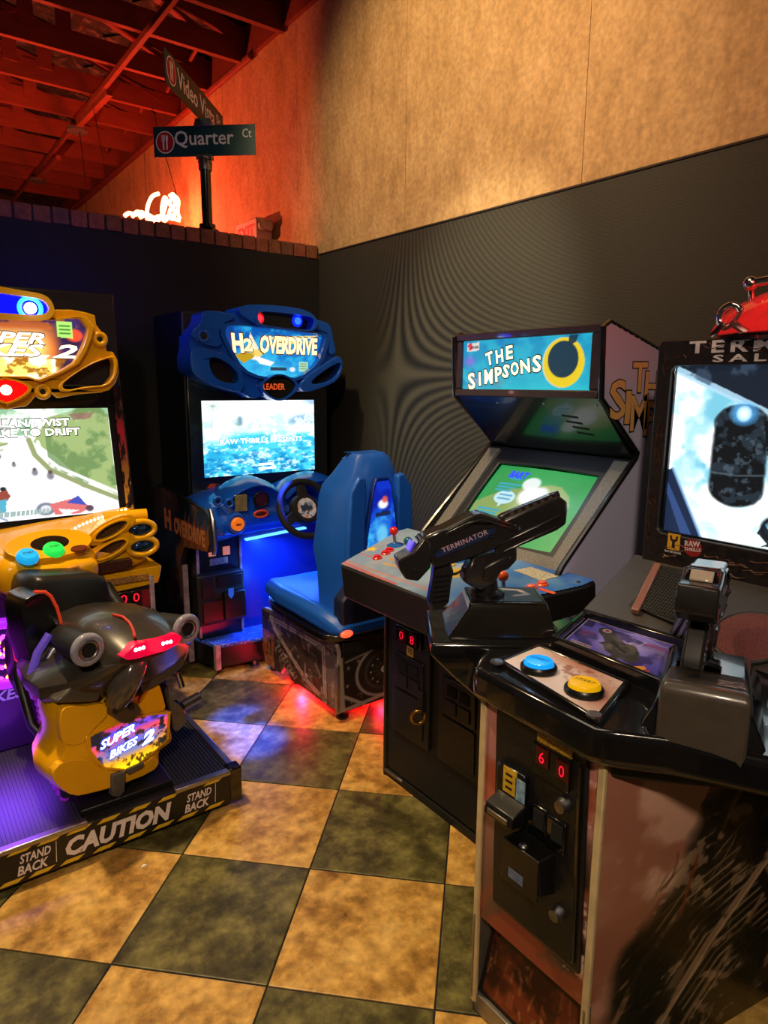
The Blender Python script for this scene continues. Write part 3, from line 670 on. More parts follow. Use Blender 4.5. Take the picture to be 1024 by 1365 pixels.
def hood(x0, x1, pk_, name='gauge_hood'):
    rings = []
    for i in range(9):
        t = i/8; x = x0+(x1-x0)*t; h = math.sin(PI*t)**.7*pk_
        rings.append([(x, 3.27-.03*math.sin(PI*t), .98+h), (x, 3.30, 1.01+h), (x, 3.42, 1.02+h), (x, 3.58, 1.0+h*.6), (x, 3.58, .92), (x, 3.42, .90+h*.5), (x, 3.31, .97+h*.8)])
    return MB().loft(rings).build(name, BLUEP, bc, smooth=True, bevel=.008)
hood(1.40, 1.74, .10); hood(1.76, 2.16, .095)
db = Plane((0, 3.262, 0), (1,0,0), (0,-.12,.99))
def at(px, py, Y=3.262): q = ayy(px, py, Y); return q.x, q.z
x, z = at(323, 671, 3.25); GL = XZ(3.265)
GL.rect('notice_plate', mat('dim_yellow_notice', '8a7a4a', .4, noise=.25, scale=60), bc, x-.033, x+.033, z-.045, z+.045, -.01, .008)
x, z = at(349, 666, 3.25); MB().torus((x, 3.255, z), (0,1,0), .042, .008).build('gauge_ring', GLOSSB, bc, smooth=True); MB().cyl((x, 3.258, z), (x, 3.275, z), .04).build('gauge_face', mat('dark_red_dial', '4a1c1c', .3, noise=.3, scale=50), bc)
x, z = at(348, 685, 3.25); MB().torus((x, 3.25, z), (0,1,0), .03, .006, sx=1.3, sy=.6).build('badge_ring', ORANGEP, bc, smooth=True); MB().ball((x, 3.258, z), .03, 16, (1.2,.3,.5)).build('small_badge', mat('dark_red_badge', '5a2018', .35, noise=.3, scale=60), bc)
for px_, py_ in ((290, 668), (305, 671)):
    x, z = at(px_, py_, 3.24); MB().torus((x, 3.235, z), (0,1,0), .02, .008).build('vent_ring', BLUEP, bc, smooth=True); MB().cyl((x, 3.235, z), (x, 3.26, z), .017).build('vent', MATTB, bc)
x, z = at(316, 698.5, 3.22); MB().lathe([(.06, .0), (.058, .02), (.05, .035), (.045, .03)], (x, 3.25, z), (0,-1,0)).build('button_boss', BLUEP, bc, smooth=True)
MB().lathe([(.036, 0), (.036, .01), (.03, .016), (0, .017)], (x, 3.216, z), (0,-1,0)).build('start_button', mat('orange_lit_button', 'f07818', .3, emit=.5), bc, smooth=True)
Plane((x, 3.199, z), (1,0,0), (0,0,1)).rect('button_mark', TDK, bc, -.015, .015, -.006, .006, 0, .001, bevel=0)
# throttle lever right of the wheel
MB().tube([(2.10, 3.32, 1.0), (2.06, 3.2, 1.03), (1.99, 3.12, 1.03)], .014, 10).build('throttle_lever', RUBBER, bc, smooth=True)
MB().ball((1.985, 3.115, 1.03), .017).build('lever_button', REDP, bc, smooth=True)
MB().prism(chaikin([(1.98,.86),(2.22,.86),(2.24,.95),(1.98,.98)], 1), (0,3.24,0), (1,0,0), (0,0,1), (0,-1,0), 0, .02).build('dash_side_pod', BLUEP, bc, bevel=.01)
# steering wheel (tilted), hub and spokes
wc = Vector((1.775, 3.10, .955)); wa = Vector((0, -.92, .39)).normalized()
MB().torus(wc, wa, .152, .019, 48, 12).build('steering_wheel_rim', RUBBER, bc, smooth=True)
wu = Vector((1,0,0)); wv = wa.cross(wu).normalized()*-1
if wv.z < 0: wv = -wv
pw = Plane(wc, wu, wv)
for a in (90, 205, 335):
    d = (math.cos(R(a)), math.sin(R(a))); n_ = (-d[1], d[0])
    pw.plate('wheel_spoke', MATTB, bc, [(d[0]*.04+n_[0]*.035, d[1]*.04+n_[1]*.035), (d[0]*.15+n_[0]*.022, d[1]*.15+n_[1]*.022), (d[0]*.15-n_[0]*.022, d[1]*.15-n_[1]*.022), (d[0]*.04-n_[0]*.035, d[1]*.04-n_[1]*.035)], -.012, .008, bevel=.004)
MB().lathe([(.085, -.03), (.085, .0), (.075, .014), (.0, .016)], wc, pw.N, 28).build('wheel_hub', MATTB, bc, smooth=True)
c = Canvas(40, 40, '909aa8'); c.noise('d8dce4', 3, .4, .6, 1, 4); c.noise('20304a', 4, .55, .62, .9, 6); c.noise('d07828', 3, .58, .66, .9, 11)
c.build('hub_badge', bc, pw, -.055, .055, -.055, .055, .018, PRINT, clip=[(.055*math.cos(t*PI/12), .055*math.sin(t*PI/12)) for t in range(24)])
MB().cyl(wc-pw.N*.03, wc-pw.N*.22, .035).build('steering_column', GLOSSB, bc, smooth=True)

# left side wing with title print, coin tower, lower shell
def side_art(c):
    c.noise('34507c', 4, .4, .6, .9, 3); c.noise('a86a4c', 5, .52, .66, .8, 8); c.noise('181820', 6, .54, .68, .8, 14)
    c.poly([(.0,0),(.45,0),(.5,.1),(.1,.2),(.0,.3)], '5a3a38', .6)
    return c
sp = Plane((1.272, 4.08, 0), (0,-1,0), (0,0,1))
prof = [(0,.02),(.48,.02),(.48,.2),(.44,.24),(.44,.62),(.50,.715),(.845,.755),(.885,.81),(.865,.95),(.8,.975),(.5,1.0),(.1,1.02),(.02,1.0),(0,.95)]
sp.plate('side_panel', CABSIDE, bc, prof, -.03, 0, bevel=.004)
c = side_art(Canvas(120, 130, '2a3048'))
for k in range(9): c.poly([(.45+.05*k, .36),(.62+.05*k,.08+.02*(k % 3)),(.56+.055*k,.36)], 'a86438' if k % 2 else '8a5030', .9)
c.line([(.2,.62),(.35,.8),(.42,.98)], .012, '8a5a4a', .7); c.ell(.3, .6, .06, .08, '8a3028', .6, .6); c.ell(.4,.72,.05,.09,'a02838',.5,.6)
c.build('side_print', bc, sp, 0, .9, .02, 1.02, .002, PRINT, clip=prof, inside=True)
text(bc, 'OVERDRIVE', sp, .36, .775, .46, .09, mat('rust_print', 'd08a5a', .5), .0035, bold=.04, shear=.1, outline=(TDK, .006, .02))
text(bc, 'H', sp, .2, .78, .1, .11, mat('rust_print', 'd08a5a', .5), .0035, bold=.04, outline=(TDK, .006, .02))
MB().tube([sp.p(.885,.755,-.015), sp.p(.905,.80,-.015), sp.p(.885,.94,-.015), sp.p(.86,.985,-.015)], .012, 8).build('edge_trim', ALU, bc, smooth=True)
for a, b_ in (((.445,.24),(.445,.60)), ((.485,.03),(.485,.20))): MB().beam(sp.p(a[0],a[1],-.015), sp.p(b_[0],b_[1],-.015), .03, .016).build('edge_trim', mat('print_edge_trim', 'a08890', .3, noise=.4, scale=25), bc)
# coin tower
MB().box(1.315, 1.58, 3.52, 3.62, .17, .80).build('coin_tower', BLACK, bc, bevel=.008)
ct = XZ(3.52)
for x in (1.318, 1.575): ct.rect('tower_trim', mat('print_edge_trim', 'a08890', .3, noise=.4, scale=25), bc, x-.008, x+.008, .19, .74, 0, .012, bevel=.003)
for k in (0, 1):
    x, z = at(283+19*k, 736-2*k, 3.515); ct.rect('price_display', mat('peach_display', 'd07858', .4, emit=.7), bc, x-.022, x+.022, z-.025, z+.025, 0, .006)
x, z = at(292, 748, 3.515); ct.rect('notice_plate', mat('pale_notice', 'b0a890', .5, noise=.5, scale=140), bc, x-.055, x+.055, z-.02, z+.018, 0, .004)
MB().box(1.285, 1.565, 3.45, 3.54, .28, .57).build('coin_door', MATTB, bc, bevel=.008)
cdp = XZ(3.45)
for a, b_, e, f in ((1.31,1.43,.30,.42),(1.31,1.38,.44,.55),(1.40,1.55,.49,.555)): cdp.rect('door_panel', BLACK, bc, a, b_, e, f, 0, .012, bevel=.003)
MB().box(1.43, 1.56, 3.42, 3.46, .30, .46).build('coin_return', BLACK, bc, bevel=.006)
x, z = at(308, 791, 3.42); XZ(3.42).plate('blue_shield_sticker', mat('blue_sticker', '3a78d8', .4, emit=.15), bc, [(x-.016,z+.03),(x+.016,z+.03),(x+.016,z-.01),(x,z-.03),(x-.016,z-.01)], 0, .003, bevel=0)
x, z = at(307, 808, 3.52); ct.plate('lock', BRASS, bc, [(x+.013*math.cos(t), z+.013*math.sin(t)) for t in np.linspace(0, 2*PI, 15)[:-1]], 0, .008, bevel=.001)
# blue front shell, footwell, base
MB().box(1.59, 2.2, 3.56, 3.60, .17, .76).build('front_panel', mat('blue_front_panel', '102a88', .4, noise=.06, scale=5), bc)
lb = MB().beam((1.62, 3.535, .722), (2.02, 3.535, .745), .03, .010).build('light_bar', glow('blue_white_light', '58a8ff', 2.4), bc)
GLIT = pos_mat('blue_glitter_floor', .3, [(.40, '2048d0'), (.58, '4878f0'), (.70, 'c8e0ff')], (90, 90, 90), 2)
MB().prism([(1.30,3.60),(1.36,3.40),(1.60,3.36),(2.2,3.36),(2.2,3.60)], (0,0,0), (1,0,0), (0,1,0), (0,0,1), .155, .175).build('footwell_floor', GLIT, bc, bevel=.004)
MB().prism([(1.305,4.05),(1.305,3.6),(1.37,3.42),(1.60,3.38),(2.2,3.38),(2.2,4.05)], (0,0,0), (1,0,0), (0,1,0), (0,0,1), .03, .155).build('base', BLACK, bc, bevel=.006)
MB().beam((1.365,3.40,.03), (1.365,3.40,.175), .03, .03).build('base_corner_trim', mat('print_edge_trim', 'a08890', .3, noise=.4, scale=25), bc)
for x, y in ((1.40,3.5),(1.58,3.38),(2.1,3.4),(1.5,3.95),(2.1,3.95)): MB().lathe([(.03,0),(.03,.012),(.012,.016),(.012,.04)], (x,y,0), (0,0,1), 14).build('foot', STEEL, bc)
lamp('AREA', 'footwell_light', (1.80, 3.40, .72), 9, (.04, .16, 1.0), (1.75, 3.36, 0), shape='RECTANGLE', size=.5, size_y=.05)
lamp('SPOT', 'marquee_blue_beam', (1.95, 3.40, 1.93), 2200, (.012, .06, 1.0), (1.22, 2.63, 0), spot_size=R(9), spot_blend=.9, shadow_soft_size=.02)
lamp('SPOT', 'marquee_blue_beam', (1.95, 3.40, 1.93), 2600, (.012, .06, 1.0), (1.24, 2.86, 0), spot_size=R(9), spot_blend=.9, shadow_soft_size=.02)

# ------------------------------------------------------------------ racing seat on its own base
st = thing('racing_seat', 'blue high-backed racing seat on a mechanical-print base', 'seat', (1.83, 2.9, 0))
SX0, SX1, SY0, SY1 = 1.615, 2.06, 2.535, 3.34
side = [(SY0,.07),(SY0+.05,.055),(3.0,.05),(3.08,.11),(3.12,.04),(3.30,.04),(3.33,.12),(3.335,.36),(3.30,.375),(2.62,.425),(SY0+.03,.41),(SY0,.36)]
sl = Plane((SX0, 0, 0), (0,-1,0), (0,0,1))
ART = mat('printed_metal_edge', '9a8478', .35, noise=.15)
for xx in (SX0, SX1-.02):
    MB().prism([(y, z) for y, z in side], (xx,0,0), (0,1,0), (0,0,1), (1,0,0), 0, .02).build('side_panel', ART, st, bevel=.003)
def mech(c, seed):
    c.noise('181210', 5, .46, .62, .8, seed); g = np.random.default_rng(seed)
    for _ in range(26):
        x, y = g.random(2)*.8+.1; L = g.random()*.16+.05
        if g.random() < .5: c.line([(x, y), (x+L*.7, y), (x+L*.7, y+L)], .008, 'a89c90' if g.random() < .6 else '6a5a50', .9)
        else: c.line([(x, y), (x, y+L)], .013, '9a8c84' if g.random() < .5 else '4a3e38', .9)
    for _ in range(14):
        x, y = g.random(2)*.8+.1; c.ell(x, y, .02, .03, 'b0a498' if g.random() < .5 else '2a2220', .9, .5)
    return c
c = Canvas(170, 96, '3a2e28'); mech(c, 21)
c.blend((c.v < .16)*1.0, '77665e'); c.noise('4a3c36', 6, .45, .6, .6, 31, mask=(c.v < .16))
c.line([(.14,.22),(.84,.2),(.86,.9),(.6,.78),(.2,.36),(.14,.22)], .034, 'b09e94'); c.line([(.14,.22),(.84,.2),(.86,.9),(.6,.78),(.2,.36),(.14,.22)], .008, '5a4c44')
c.poly([(0,.45),(.18,.45),(.18,.98),(0,.98)], '96502a', .95); c.line([(.05,.8),(.13,.8),(.13,.6),(.08,.6),(.08,.72)], .01, '2a1608'); c.poly([(.86,.2),(1,.2),(1,1),(.9,1)], '6a5a50', .9)
for k in range(9): c.line([(.22+.03*k,.62+.035*k),(.26+.03*k,.56+.035*k)], .014, '8a7464', .9)
c.noise('c8b8a8', 11, .62, .68, .4, 77); c.noise('0a0808', 9, .62, .68, .4, 79)
c.build('side_print', st, sl, -3.335, -SY0, .03, .425, .003, PRINTM, clip=[(-y, z) for y, z in side], inside=True)
MB().beam((SX0-.004, SY0-.002, .05), (SX0-.004, SY0-.002, .30), .018, .018).build('corner_trim', ALU, st, bevel=.003)
rp = XZ(SY0)
MB().prism([(SX0+.01,.05),(SX1-.01,.05),(SX1-.01,.40),(SX0+.03,.40)], (0,SY0,0), (1,0,0), (0,0,1), (0,1,0), 0, .02).build('rear_panel', MATTB, st, bevel=.003)
c = Canvas(100, 76, '131110'); mech(c, 5); c.a *= .75
c.ell(.62, .42, .40, .50, '8c8080', 1, .03); c.ell(.62, .42, .36, .455, '1c1818', 1, .03); c.ell(.62, .42, .28, .36, '3a3434', 1, .04); c.ell(.62,.42,.24,.31,'141212',1,.05)
for k in range(12):
    a = 2*PI*k/12; c.ell(.62+.19*math.cos(a), .42+.25*math.sin(a), .012, .016, 'c8c0b8', .9, .6); c.line([(.62+.08*math.cos(a), .42+.1*math.sin(a)), (.62+.14*math.cos(a), .42+.18*math.sin(a))], .008, '5a5252', .9)
c.ell(.62, .42, .05, .065, 'b8acac'); c.ell(.62, .42, .02, .026, '201a1a'); c.line([(.02,.0),(.05,1)], .05, '988880'); c.line([(.03,.68),(.34,.98)], .03, '988880'); c.line([(.05,.98),(1,.86)], .035, '988880'); c.line([(.1,.1),(.4,.02)], .02, '706660')
c.build('wheel_print', st, rp, SX0, SX1, .05, .33, .003, PRINTM)
MB().box(SX0+.03, SX1-.03, SY0+.02, 3.30, .30, .43).build('base_box', MATTB, st, bevel=.01)
MB().box(SX0+.06, SX1-.06, SY0+.1, 3.2, .06, .30).build('inner_frame', MATTB, st)
for x in (SX0+.05, SX1-.05):
    for y in (SY0+.04, 3.28): MB().lathe([(.032,0),(.032,.012),(.012,.02),(.012,.06)], (x,y,0), (0,0,1), 16).build('foot', BLACKMETAL, st)
# cushion
def ringseat(y, w, zt, zb, lip):
    return [(1.83-w, y, zb+.03), (1.83-w+.03, y, zb), (1.83+w-.03, y, zb), (1.83+w, y, zb+.03), (1.83+w, y, zt+lip-.03), (1.83+w-.035, y, zt+lip), (1.83+w-.11, y, zt), (1.83-w+.11, y, zt), (1.83-w+.035, y, zt+lip), (1.83-w, y, zt+lip-.03)]
MB().loft([ringseat(3.27,.15,0.530,0.470,.0), ringseat(3.24,.24,0.555,0.460,.005), ringseat(3.05,.27,0.550,0.450,.015), ringseat(2.85,.27,0.535,0.450,.03), ringseat(2.66,.265,0.525,0.440,.035), ringseat(2.55,.25,0.515,0.430,.02), ringseat(2.50,.22,0.500,0.440,.0)]).build('cushion', BLUES, st, smooth=True, bevel=.012, seg=3)
MB().prism(chaikin([(1.56,2.48),(2.10,2.48),(2.12,2.7),(2.1,3.2),(1.95,3.3),(1.7,3.3),(1.56,3.2),(1.54,2.7)], 2), (0,0,0), (1,0,0), (0,1,0), (0,0,1), .425, .455).build('seat_pan', GLOSSB, st, bevel=.008)
# backrest : rings up the height, concave front
def ringback(z, w, yb, yf, wing, ww):
    # rear face at yb, front at yf, wings reach forward by wing
    return [(1.855-w*.45, yb, z), (1.855+w*.45, yb, z), (1.855+w*.85, yb+.03, z), (1.855+w, yb+.10, z), (1.855+w, yf+wing, z), (1.855+w-ww, yf+wing+.005, z), (1.855+w-ww-.03, yf, z), (1.855, yf-.01, z), (1.855-w+ww+.03, yf, z), (1.855-w+ww, yf+wing+.005, z), (1.855-w, yf+wing, z), (1.855-w, yb+.10, z), (1.855-w*.85, yb+.03, z)]
MB().loft([ringback(.44,.20,2.55,2.72,.03,.05), ringback(.55,.20,2.545,2.72,.05,.05), ringback(.72,.205,2.535,2.71,.07,.05), ringback(.82,.215,2.53,2.70,.10,.055), ringback(.95,.20,2.53,2.69,.10,.05), ringback(1.08,.19,2.53,2.68,.10,.05), ringback(1.14,.18,2.535,2.67,.09,.05), ringback(1.20,.145,2.545,2.66,.06,.04), ringback(1.27,.115,2.555,2.655,.02,.03), ringback(1.295,.09,2.575,2.64,.0,.02)]).build('backrest', BLUES, st, smooth=True, bevel=.01, sub=0)
for s in (-1, 1):
    pts = [(.11,.60),(.175,.56),(.20,.80),(.18,1.13),(.13,1.20),(.09,1.19),(.095,.95)]
    MB().prism([(1.855+s*a, z) for a, z in pts], (0,2.53,0), (1,0,0), (0,0,1), (0,-1,0), -.02, .02).build('back_bolster', BLUES, st, bevel=.012, seg=3)
bp = Plane((1.855, 2.505, 0), (1,0,0), (0,0,1))
trap = [(-.105,.62),(.105,.62),(.085,.9),(.045,1.14),(.03,1.17),(-.03,1.17),(-.045,1.14),(-.085,.9)]
bp.plate('back_light_frame', DBLUE, st, [(a*1.18, (z-.9)*1.06+.9) for a, z in trap], -.04, -.004, bevel=.006)
c = Canvas(60, 140); c.grad('0a30c8', '1888f0'); c.noise('50d8ff', 4, .45, .6, .9, 3); c.noise('0818a0', 6, .52, .64, .8, 9); c.halo(.5,.5,.4,.3,'58c8ff',.7)
c.ell(.5,.2,.14,.04,'ffffff',1,.5); c.ell(.55,.16,.08,.03,'f06050',.9,.5); c.poly([(.3,.27),(.7,.26),(.72,.3),(.3,.31)], '182040', .9); c.ell(.48,.47,.16,.09,'80e8ff',.7,.5)
for k in range(12): c.line([(.08+.07*k,.80+.02*math.sin(k*2)),(.13+.07*k,.76-.01*k+.02*math.cos(k*3))], .012, 'ffffff'); 
c.line([(.05,.8),(.9,.73)], .008, 'f0f8ff')
c.build('back_light_art', st, bp, -.105, .105, .62, 1.17, 0, BACKLIT, clip=trap)
MB().prism([(1.62,.5),(2.04,.5),(2.04,.62),(1.98,.68),(1.68,.68),(1.62,.62)], (0,2.535,0), (1,0,0), (0,0,1), (0,-1,0), -.05, .03).build('lower_back_cover', mat('dark_seat_cover', '1a2038', .4, noise=.1), st, bevel=.012)
for x in (1.64, 2.02):
    MB().ball((x, 2.495, .462), .035, 14, (1,.5,.5)).build('tail_lamp', mat('amber_red_lamp', 'f05030', .3, emit=1.6), st, smooth=True)
lamp('POINT', 'seat_underglow', (1.63, 2.92, .05), 16, (1.0, .01, .06), shadow_soft_size=.02)
lamp('POINT', 'seat_underglow', (1.90, 2.57, .04), 5, (1.0, .01, .03), shadow_soft_size=.02)
lamp('POINT', 'seat_blue_glow', (1.68, 3.36, .46), 1.6, (.05, .3, 1.0), shadow_soft_size=.03)

# ------------------------------------------------------------------ motorbike racing cabinet (left)
kc = thing('motorbike_racing_cabinet', 'yellow motorbike racing arcade cabinet with lit road screen at left edge', 'arcade machine', (.49, 3.4, 0))
CX = .405
SPR = mat('dark_cabinet_print', '17131c', .4, noise=.3, scale=12)
MB().prism([(3.30,0),(4.02,0),(4.02,2.0),(3.45,2.0),(3.36,1.62),(3.22,.99),(3.22,.7)], (CX-.48,0,0), (0,1,0), (0,0,1), (1,0,0), 0, .96).build('body', CABSIDE, kc, bevel=.006)
# screen plane leans back
bs = Plane((CX, 3.20, 1.03), (1,0,0), (0, .19, 1))
bs.rect('screen_bezel', BLBEZ, kc, -.485, .485, -.03, .60, -.06, .004, bevel=.008)
c = Canvas(290, 148, 'f2f2ee'); c.u = (c.u-.178)/.822; c.asp = 190/112
c.grad('f8faf4', 'e8e8f0'); c.poly([(-.3,0),(1,0),(1,.3),(.7,.26),(.45,.22),(.2,.3),(-.3,.34)], 'dfe8dc')
c.noise('7fae86', 7, .46, .58, .95, 3, mask=((c.v < .24) & (c.u < .62))*1.0); c.poly([(.62,.3),(.7,.08),(.86,.0),(1,.0),(1,.85),(.8,.62),(.72,.45)], '93a86c'); c.noise('5f7f4c', 8, .5, .64, .8, 6, mask=((c.u > .68) & (c.v < .75))*1.0)
c.noise('9cc4a4', 6, .5, .6, .7, 16, mask=((c.u > .68) & (c.v < .24))*1.0)
c.poly([(-.3,.34),(.3,.26),(.52,.30),(.36,.40),(-.3,.66)], '9db07a'); c.noise('7a8a50', 9, .5, .62, .7, 8, mask=((c.v > .27) & (c.v < .5) & (c.u < .42))*1.0)
c.poly([(.53,.28),(.60,.27),(.62,.34),(.64,.5),(.8,.72),(1,.92),(1,1),(-.3,1),(-.3,.7),(.3,.46),(.46,.36)], 'f6f4fa')
c.line([(.60,.28),(.62,.42),(.68,.56),(.85,.74),(1,.88)], .022, '8a9464'); c.line([(.64,.30),(.655,.42),(.72,.54),(.88,.70),(1,.82)], .012, 'fbfbf4'); c.line([(.0,.52),(.3,.40),(.5,.31)], .008, '8a9464')
c.line([(.0,.6),(.28,.47),(.48,.36)], .008, 'b0a890')
for x, y, s in ((.34,.46,.02),(.46,.42,.02),(.52,.5,.02),(.61,.58,.03),(.68,.62,.035),(.42,.50,.02)):
    c.ell(x, y, s*.5, s, '6a6a72', .9, .7); c.ell(x, y-s, s*.3, s*.5, '4a4040', .9, .7)
c.line([(.30,.42),(.33,.34)], .008, '3a3f3a')
# two riders
c.ell(0.460,.71,.014,.022,'20242c'); c.poly([(0.420,.74),(0.475,.72),(0.490,.78),(0.450,.86),(0.410,.82)], '8a4034'); c.poly([(0.400,.82),(0.470,.8),(0.460,.92),(0.380,.93)], '4aa0b8'); c.ell(0.405,.9,.03,.03,'e88030',1,.4); c.ell(0.330,.96,.022,.05,'30343c',.9,.3); c.ell(0.330,.96,.012,.03,'c8ccd4',.9,.3); c.line([(0.330,.95),(0.410,.88)], .014, 'd08030'); c.line([(0.420,.95),(0.460,.99)], .01, '9098b0')
c.ell(.64,.92,.045,.06,'505868',.8,.25); c.ell(.64,.92,.025,.035,'d8d8e0',.9,.3); c.poly([(.66,.88),(.78,.84),(.86,.94),(.8,.99),(.68,.98)], 'c86868'); c.poly([(.74,.88),(.8,.82),(.84,.92)], '3a48a8'); c.poly([(.7,.93),(.8,.96),(.72,.99)], 'f0e0e0'); c.ell(.85,.95,.02,.03,'403040',.9,.4)
c.poly([(.80,.05),(.93,.04),(.9,.1),(.82,.11)], '8a5a58', .7)
c.build('screen', kc, bs, -.425, .432, .0, .478, .006, SCREENH)
KW = glow('title_white', 'ffffff', 1.7); KD = mat('screen_black_print', '24242a', .5)
text(kc, 'LEAN/TWIST', bs, -.03, .400, .29, .034, KW, .010, bold=.03, outline=(KD, .004, .03)); text(kc, 'BRAKE TO DRIFT', bs, -.11, .358, .41, .033, KW, .010, bold=.03, outline=(KD, .004, .03))
mb = MB(); x = -.10; g = np.random.default_rng(8)
while x < .13: w_ = .008+.014*g.random(); mb.prism([(x, .018), (x+w_, .018), (x+w_+.004, .040), (x+.004, .040)], bs.O, bs.U, bs.V, bs.N, .010, .0108); x += w_+.004
mb.build('small_screen_marks', glow('pale_blue_text', '88a8b0', 1.0), kc)
# painted side edge right of the screen
se = Plane((CX, 3.20, 1.03), (1,0,0), (0, .19, 1))
c = Canvas(16, 120); 
c.a[:] = 0; t = c.v; c.grad('3a1830', 'e0a030'); c.blend(np.clip(1-abs(t-.45)/.25, 0, 1), 'c02038'); c.noise('100810', 16, .56, .6, .95, 4, ax=1.2)
c.build('side_edge_print', kc, se, .462, .495, .0, .66, .012, PRINT)
MB().beam(se.p(.48, -.03, -.01), se.p(.48, .70, -.01), .05, .02, up=(0,1,0)).build('side_edge', SPR, kc, bevel=.003)
# marquee frame, mirrored about the cabinet centre
km = XZ(3.13)
S4 = lambda pts: [(x*.17578, 380+y*.17578) for x, y in pts]
def sym(pts, cx):    # right half, listed from top centre clockwise to bottom centre
    return pts+[(2*cx-u, v) for u, v in reversed(pts)]
cxk = .405
half = [(cxk, km.px(*S4([(0,150)])[0])[1]+.0)]+[km.px(x, y) for x, y in S4([(400,185),(540,185),(650,205),(722,228),(732,300),(770,352),(810,388),(808,500),(858,505),(895,570),(905,660),(880,740),(835,795),(770,815),(600,828),(440,858),(375,800),(330,838),(285,830),(205,918),(150,925)])]
zc = half[1][1]; half[0] = (cxk, zc-.02)
half.append((cxk, half[-1][1]-.01))
art_h = [km.px(x, y) for x, y in S4([(400,270),(520,255),(600,258),(655,330),(640,400),(600,500),(545,590),(430,655),(280,715),(200,690)])]
art = [(cxk, art_h[0][1])]+art_h+[(cxk, art_h[-1][1]+.0)]
hole = [km.px(x, y) for x, y in S4([(460,765),(500,720),(600,650),(720,585),(840,552),(858,600),(850,690),(795,760),(640,770),(497,800)])]
holem = [(2*cxk-u, v) for u, v in reversed(hole)]
mk = km.plate('marquee_frame', YELLOW, kc, sym(half, cxk), -.05, 0, [sym(art, cxk), hole, holem], bevel=.012, seg=3)
rim('art_rim', sym(art, cxk), .09, 0, .025, YELLOW, kc, km, 0, .01)
for h in (hole, holem): rim('side_ring_rim', h, .16, -.01, .02, YELLOW, kc, km, 1, .008)
MB().box(CX-.47, CX+.47, 3.19, 3.40, 1.6, 2.0).build('marquee_box', SPR, kc, bevel=.01)
for x, y in S4([(755,412),(322,808)]):
    u, v = km.px(x, y); MB().torus(km.p(u, v, .005), km.N, .022, .012).build('bolt_boss', YELLOW, kc, smooth=True); MB().cyl(km.p(u, v, -.01), km.p(u, v, .008), .014).build('bolt', MATTB, kc)
# top lamp pod
pod = [km.px(x, y) for x, y in S4([(0,40),(200,58),(300,75),(360,110),(395,175),(390,235),(350,270),(250,280),(0,262)])]
podf = [(cxk, pod[0][1]+.01)]+pod[1:-1]+[(cxk, pod[-1][1])]
podp = sym(podf, cxk); ph_ = [(cxk+(u-cxk)*.90, np.mean([p[1] for p in podp])+(v-np.mean([p[1] for p in podp]))*.62) for u, v in podp]
km.plate('lamp_pod', YELLOW, kc, chaikin(podp, 1), -.08, .05, [chaikin(ph_, 1)], bevel=.015, seg=3)
km.plate('lamp_lens', mat('blue_lit_lens', '0a10d8', .15, emit=1.1, coat=.5), kc, chaikin(ph_, 1), -.05, .02, bevel=.004)
u, v = km.px(*S4([(222,180)])[0]); BL = glow('white_blue_lamp', 'd8f0ff', 14)
for s in (0, 1):
    uu = u if not s else 2*cxk-u; MB().lathe([(.022, .0), (.022, .012), (.012, .02), (0, .022)], km.p(uu, v, .02), km.N, 20).build('lamp_bulb', BL, kc, smooth=True); MB().torus(km.p(uu, v, .022), km.N, .04, .008).build('lamp_ring', glow('cyan_lamp_ring', '28a8ff', 3), kc, smooth=True)
lamp('POINT', 'marquee_blue_lamp', km.p(u, v, .08), 1.2, (.04, .05, 1.0), shadow_soft_size=.03)
lamp('POINT', 'marquee_back_glow', (CX+.34, 3.6, 2.06), 5.0, (.03, .03, 1.0), shadow_soft_size=.05)
# bottom red lamp
rl = [km.px(x, y) for x, y in S4([(20,715),(120,730),(190,760),(205,785),(180,820),(110,865),(40,890)])]
rlp = sym([(cxk, rl[0][1]+.005)]+rl+[(cxk, rl[-1][1]-.005)], cxk)
rim('lamp_rim', rlp, .18, -.02, .04, YELLOW, kc, km, 1, .01)
km.plate('red_lens', mat('red_lit_lens', 'e00808', .15, emit=1.3, coat=.5), kc, chaikin(rlp, 1), -.02, .025, bevel=.006)
u, v = km.px(*S4([(38,795)])[0]); MB().lathe([(.02, 0), (.02, .01), (0, .02)], km.p(u, v, .026), km.N, 20).build('lamp_bulb', glow('hot_red_lamp', 'ffd8c0', 10), kc, smooth=True)
# lit title art
us = [p[0] for p in sym(art, cxk)]; vs_ = [p[1] for p in sym(art, cxk)]
c = Canvas(190, 70, '241838'); c.u = 1-(1-c.u)/.82; c.noise('3a2458', 6, .4, .6, .8, 3)
c.blend(np.clip(1-abs(c.v-.5)/.42, 0, 1)**.4*np.clip((.86-c.u)/.06, 0, 1), 'c86828'); c.blend(np.clip(1-abs(c.v-.48)/.32, 0, 1)**.6*np.clip((.80-c.u)/.08, 0, 1), 'ffd070')
c.blend((c.v > .68)*np.clip((.84-c.u)/.05, 0, 1), 'ffe86a'); c.noise('8a5010', 8, .54, .62, .9, 8, mask=(c.v > .64)*1.0); c.noise('fffbe0', 7, .5, .58, .8, 18, mask=(c.v > .6)*1.0*(c.u < .8)); c.noise('b85a20', 6, .52, .6, .6, 28, mask=(c.v < .2)*1.0)
c.ell(.93, .27, .05, .1, 'e84428', 1, .4); c.poly([(.83,.05),(.92,.05),(.92,.32),(.83,.3)], '98d860')
for k in range(3): c.line([(.845,.12+.06*k),(.905,.12+.06*k)], .014, '3a6030')
c.build('title_art', kc, km, min(us), max(us), min(vs_), max(vs_), -.018, BACKLITH, clip=sym(art, cxk))
KF = glow('fire_white', 'fff4d0', 2.2); KO = mat('fire_dark_outline', '5a2408', .5, emit=.3)
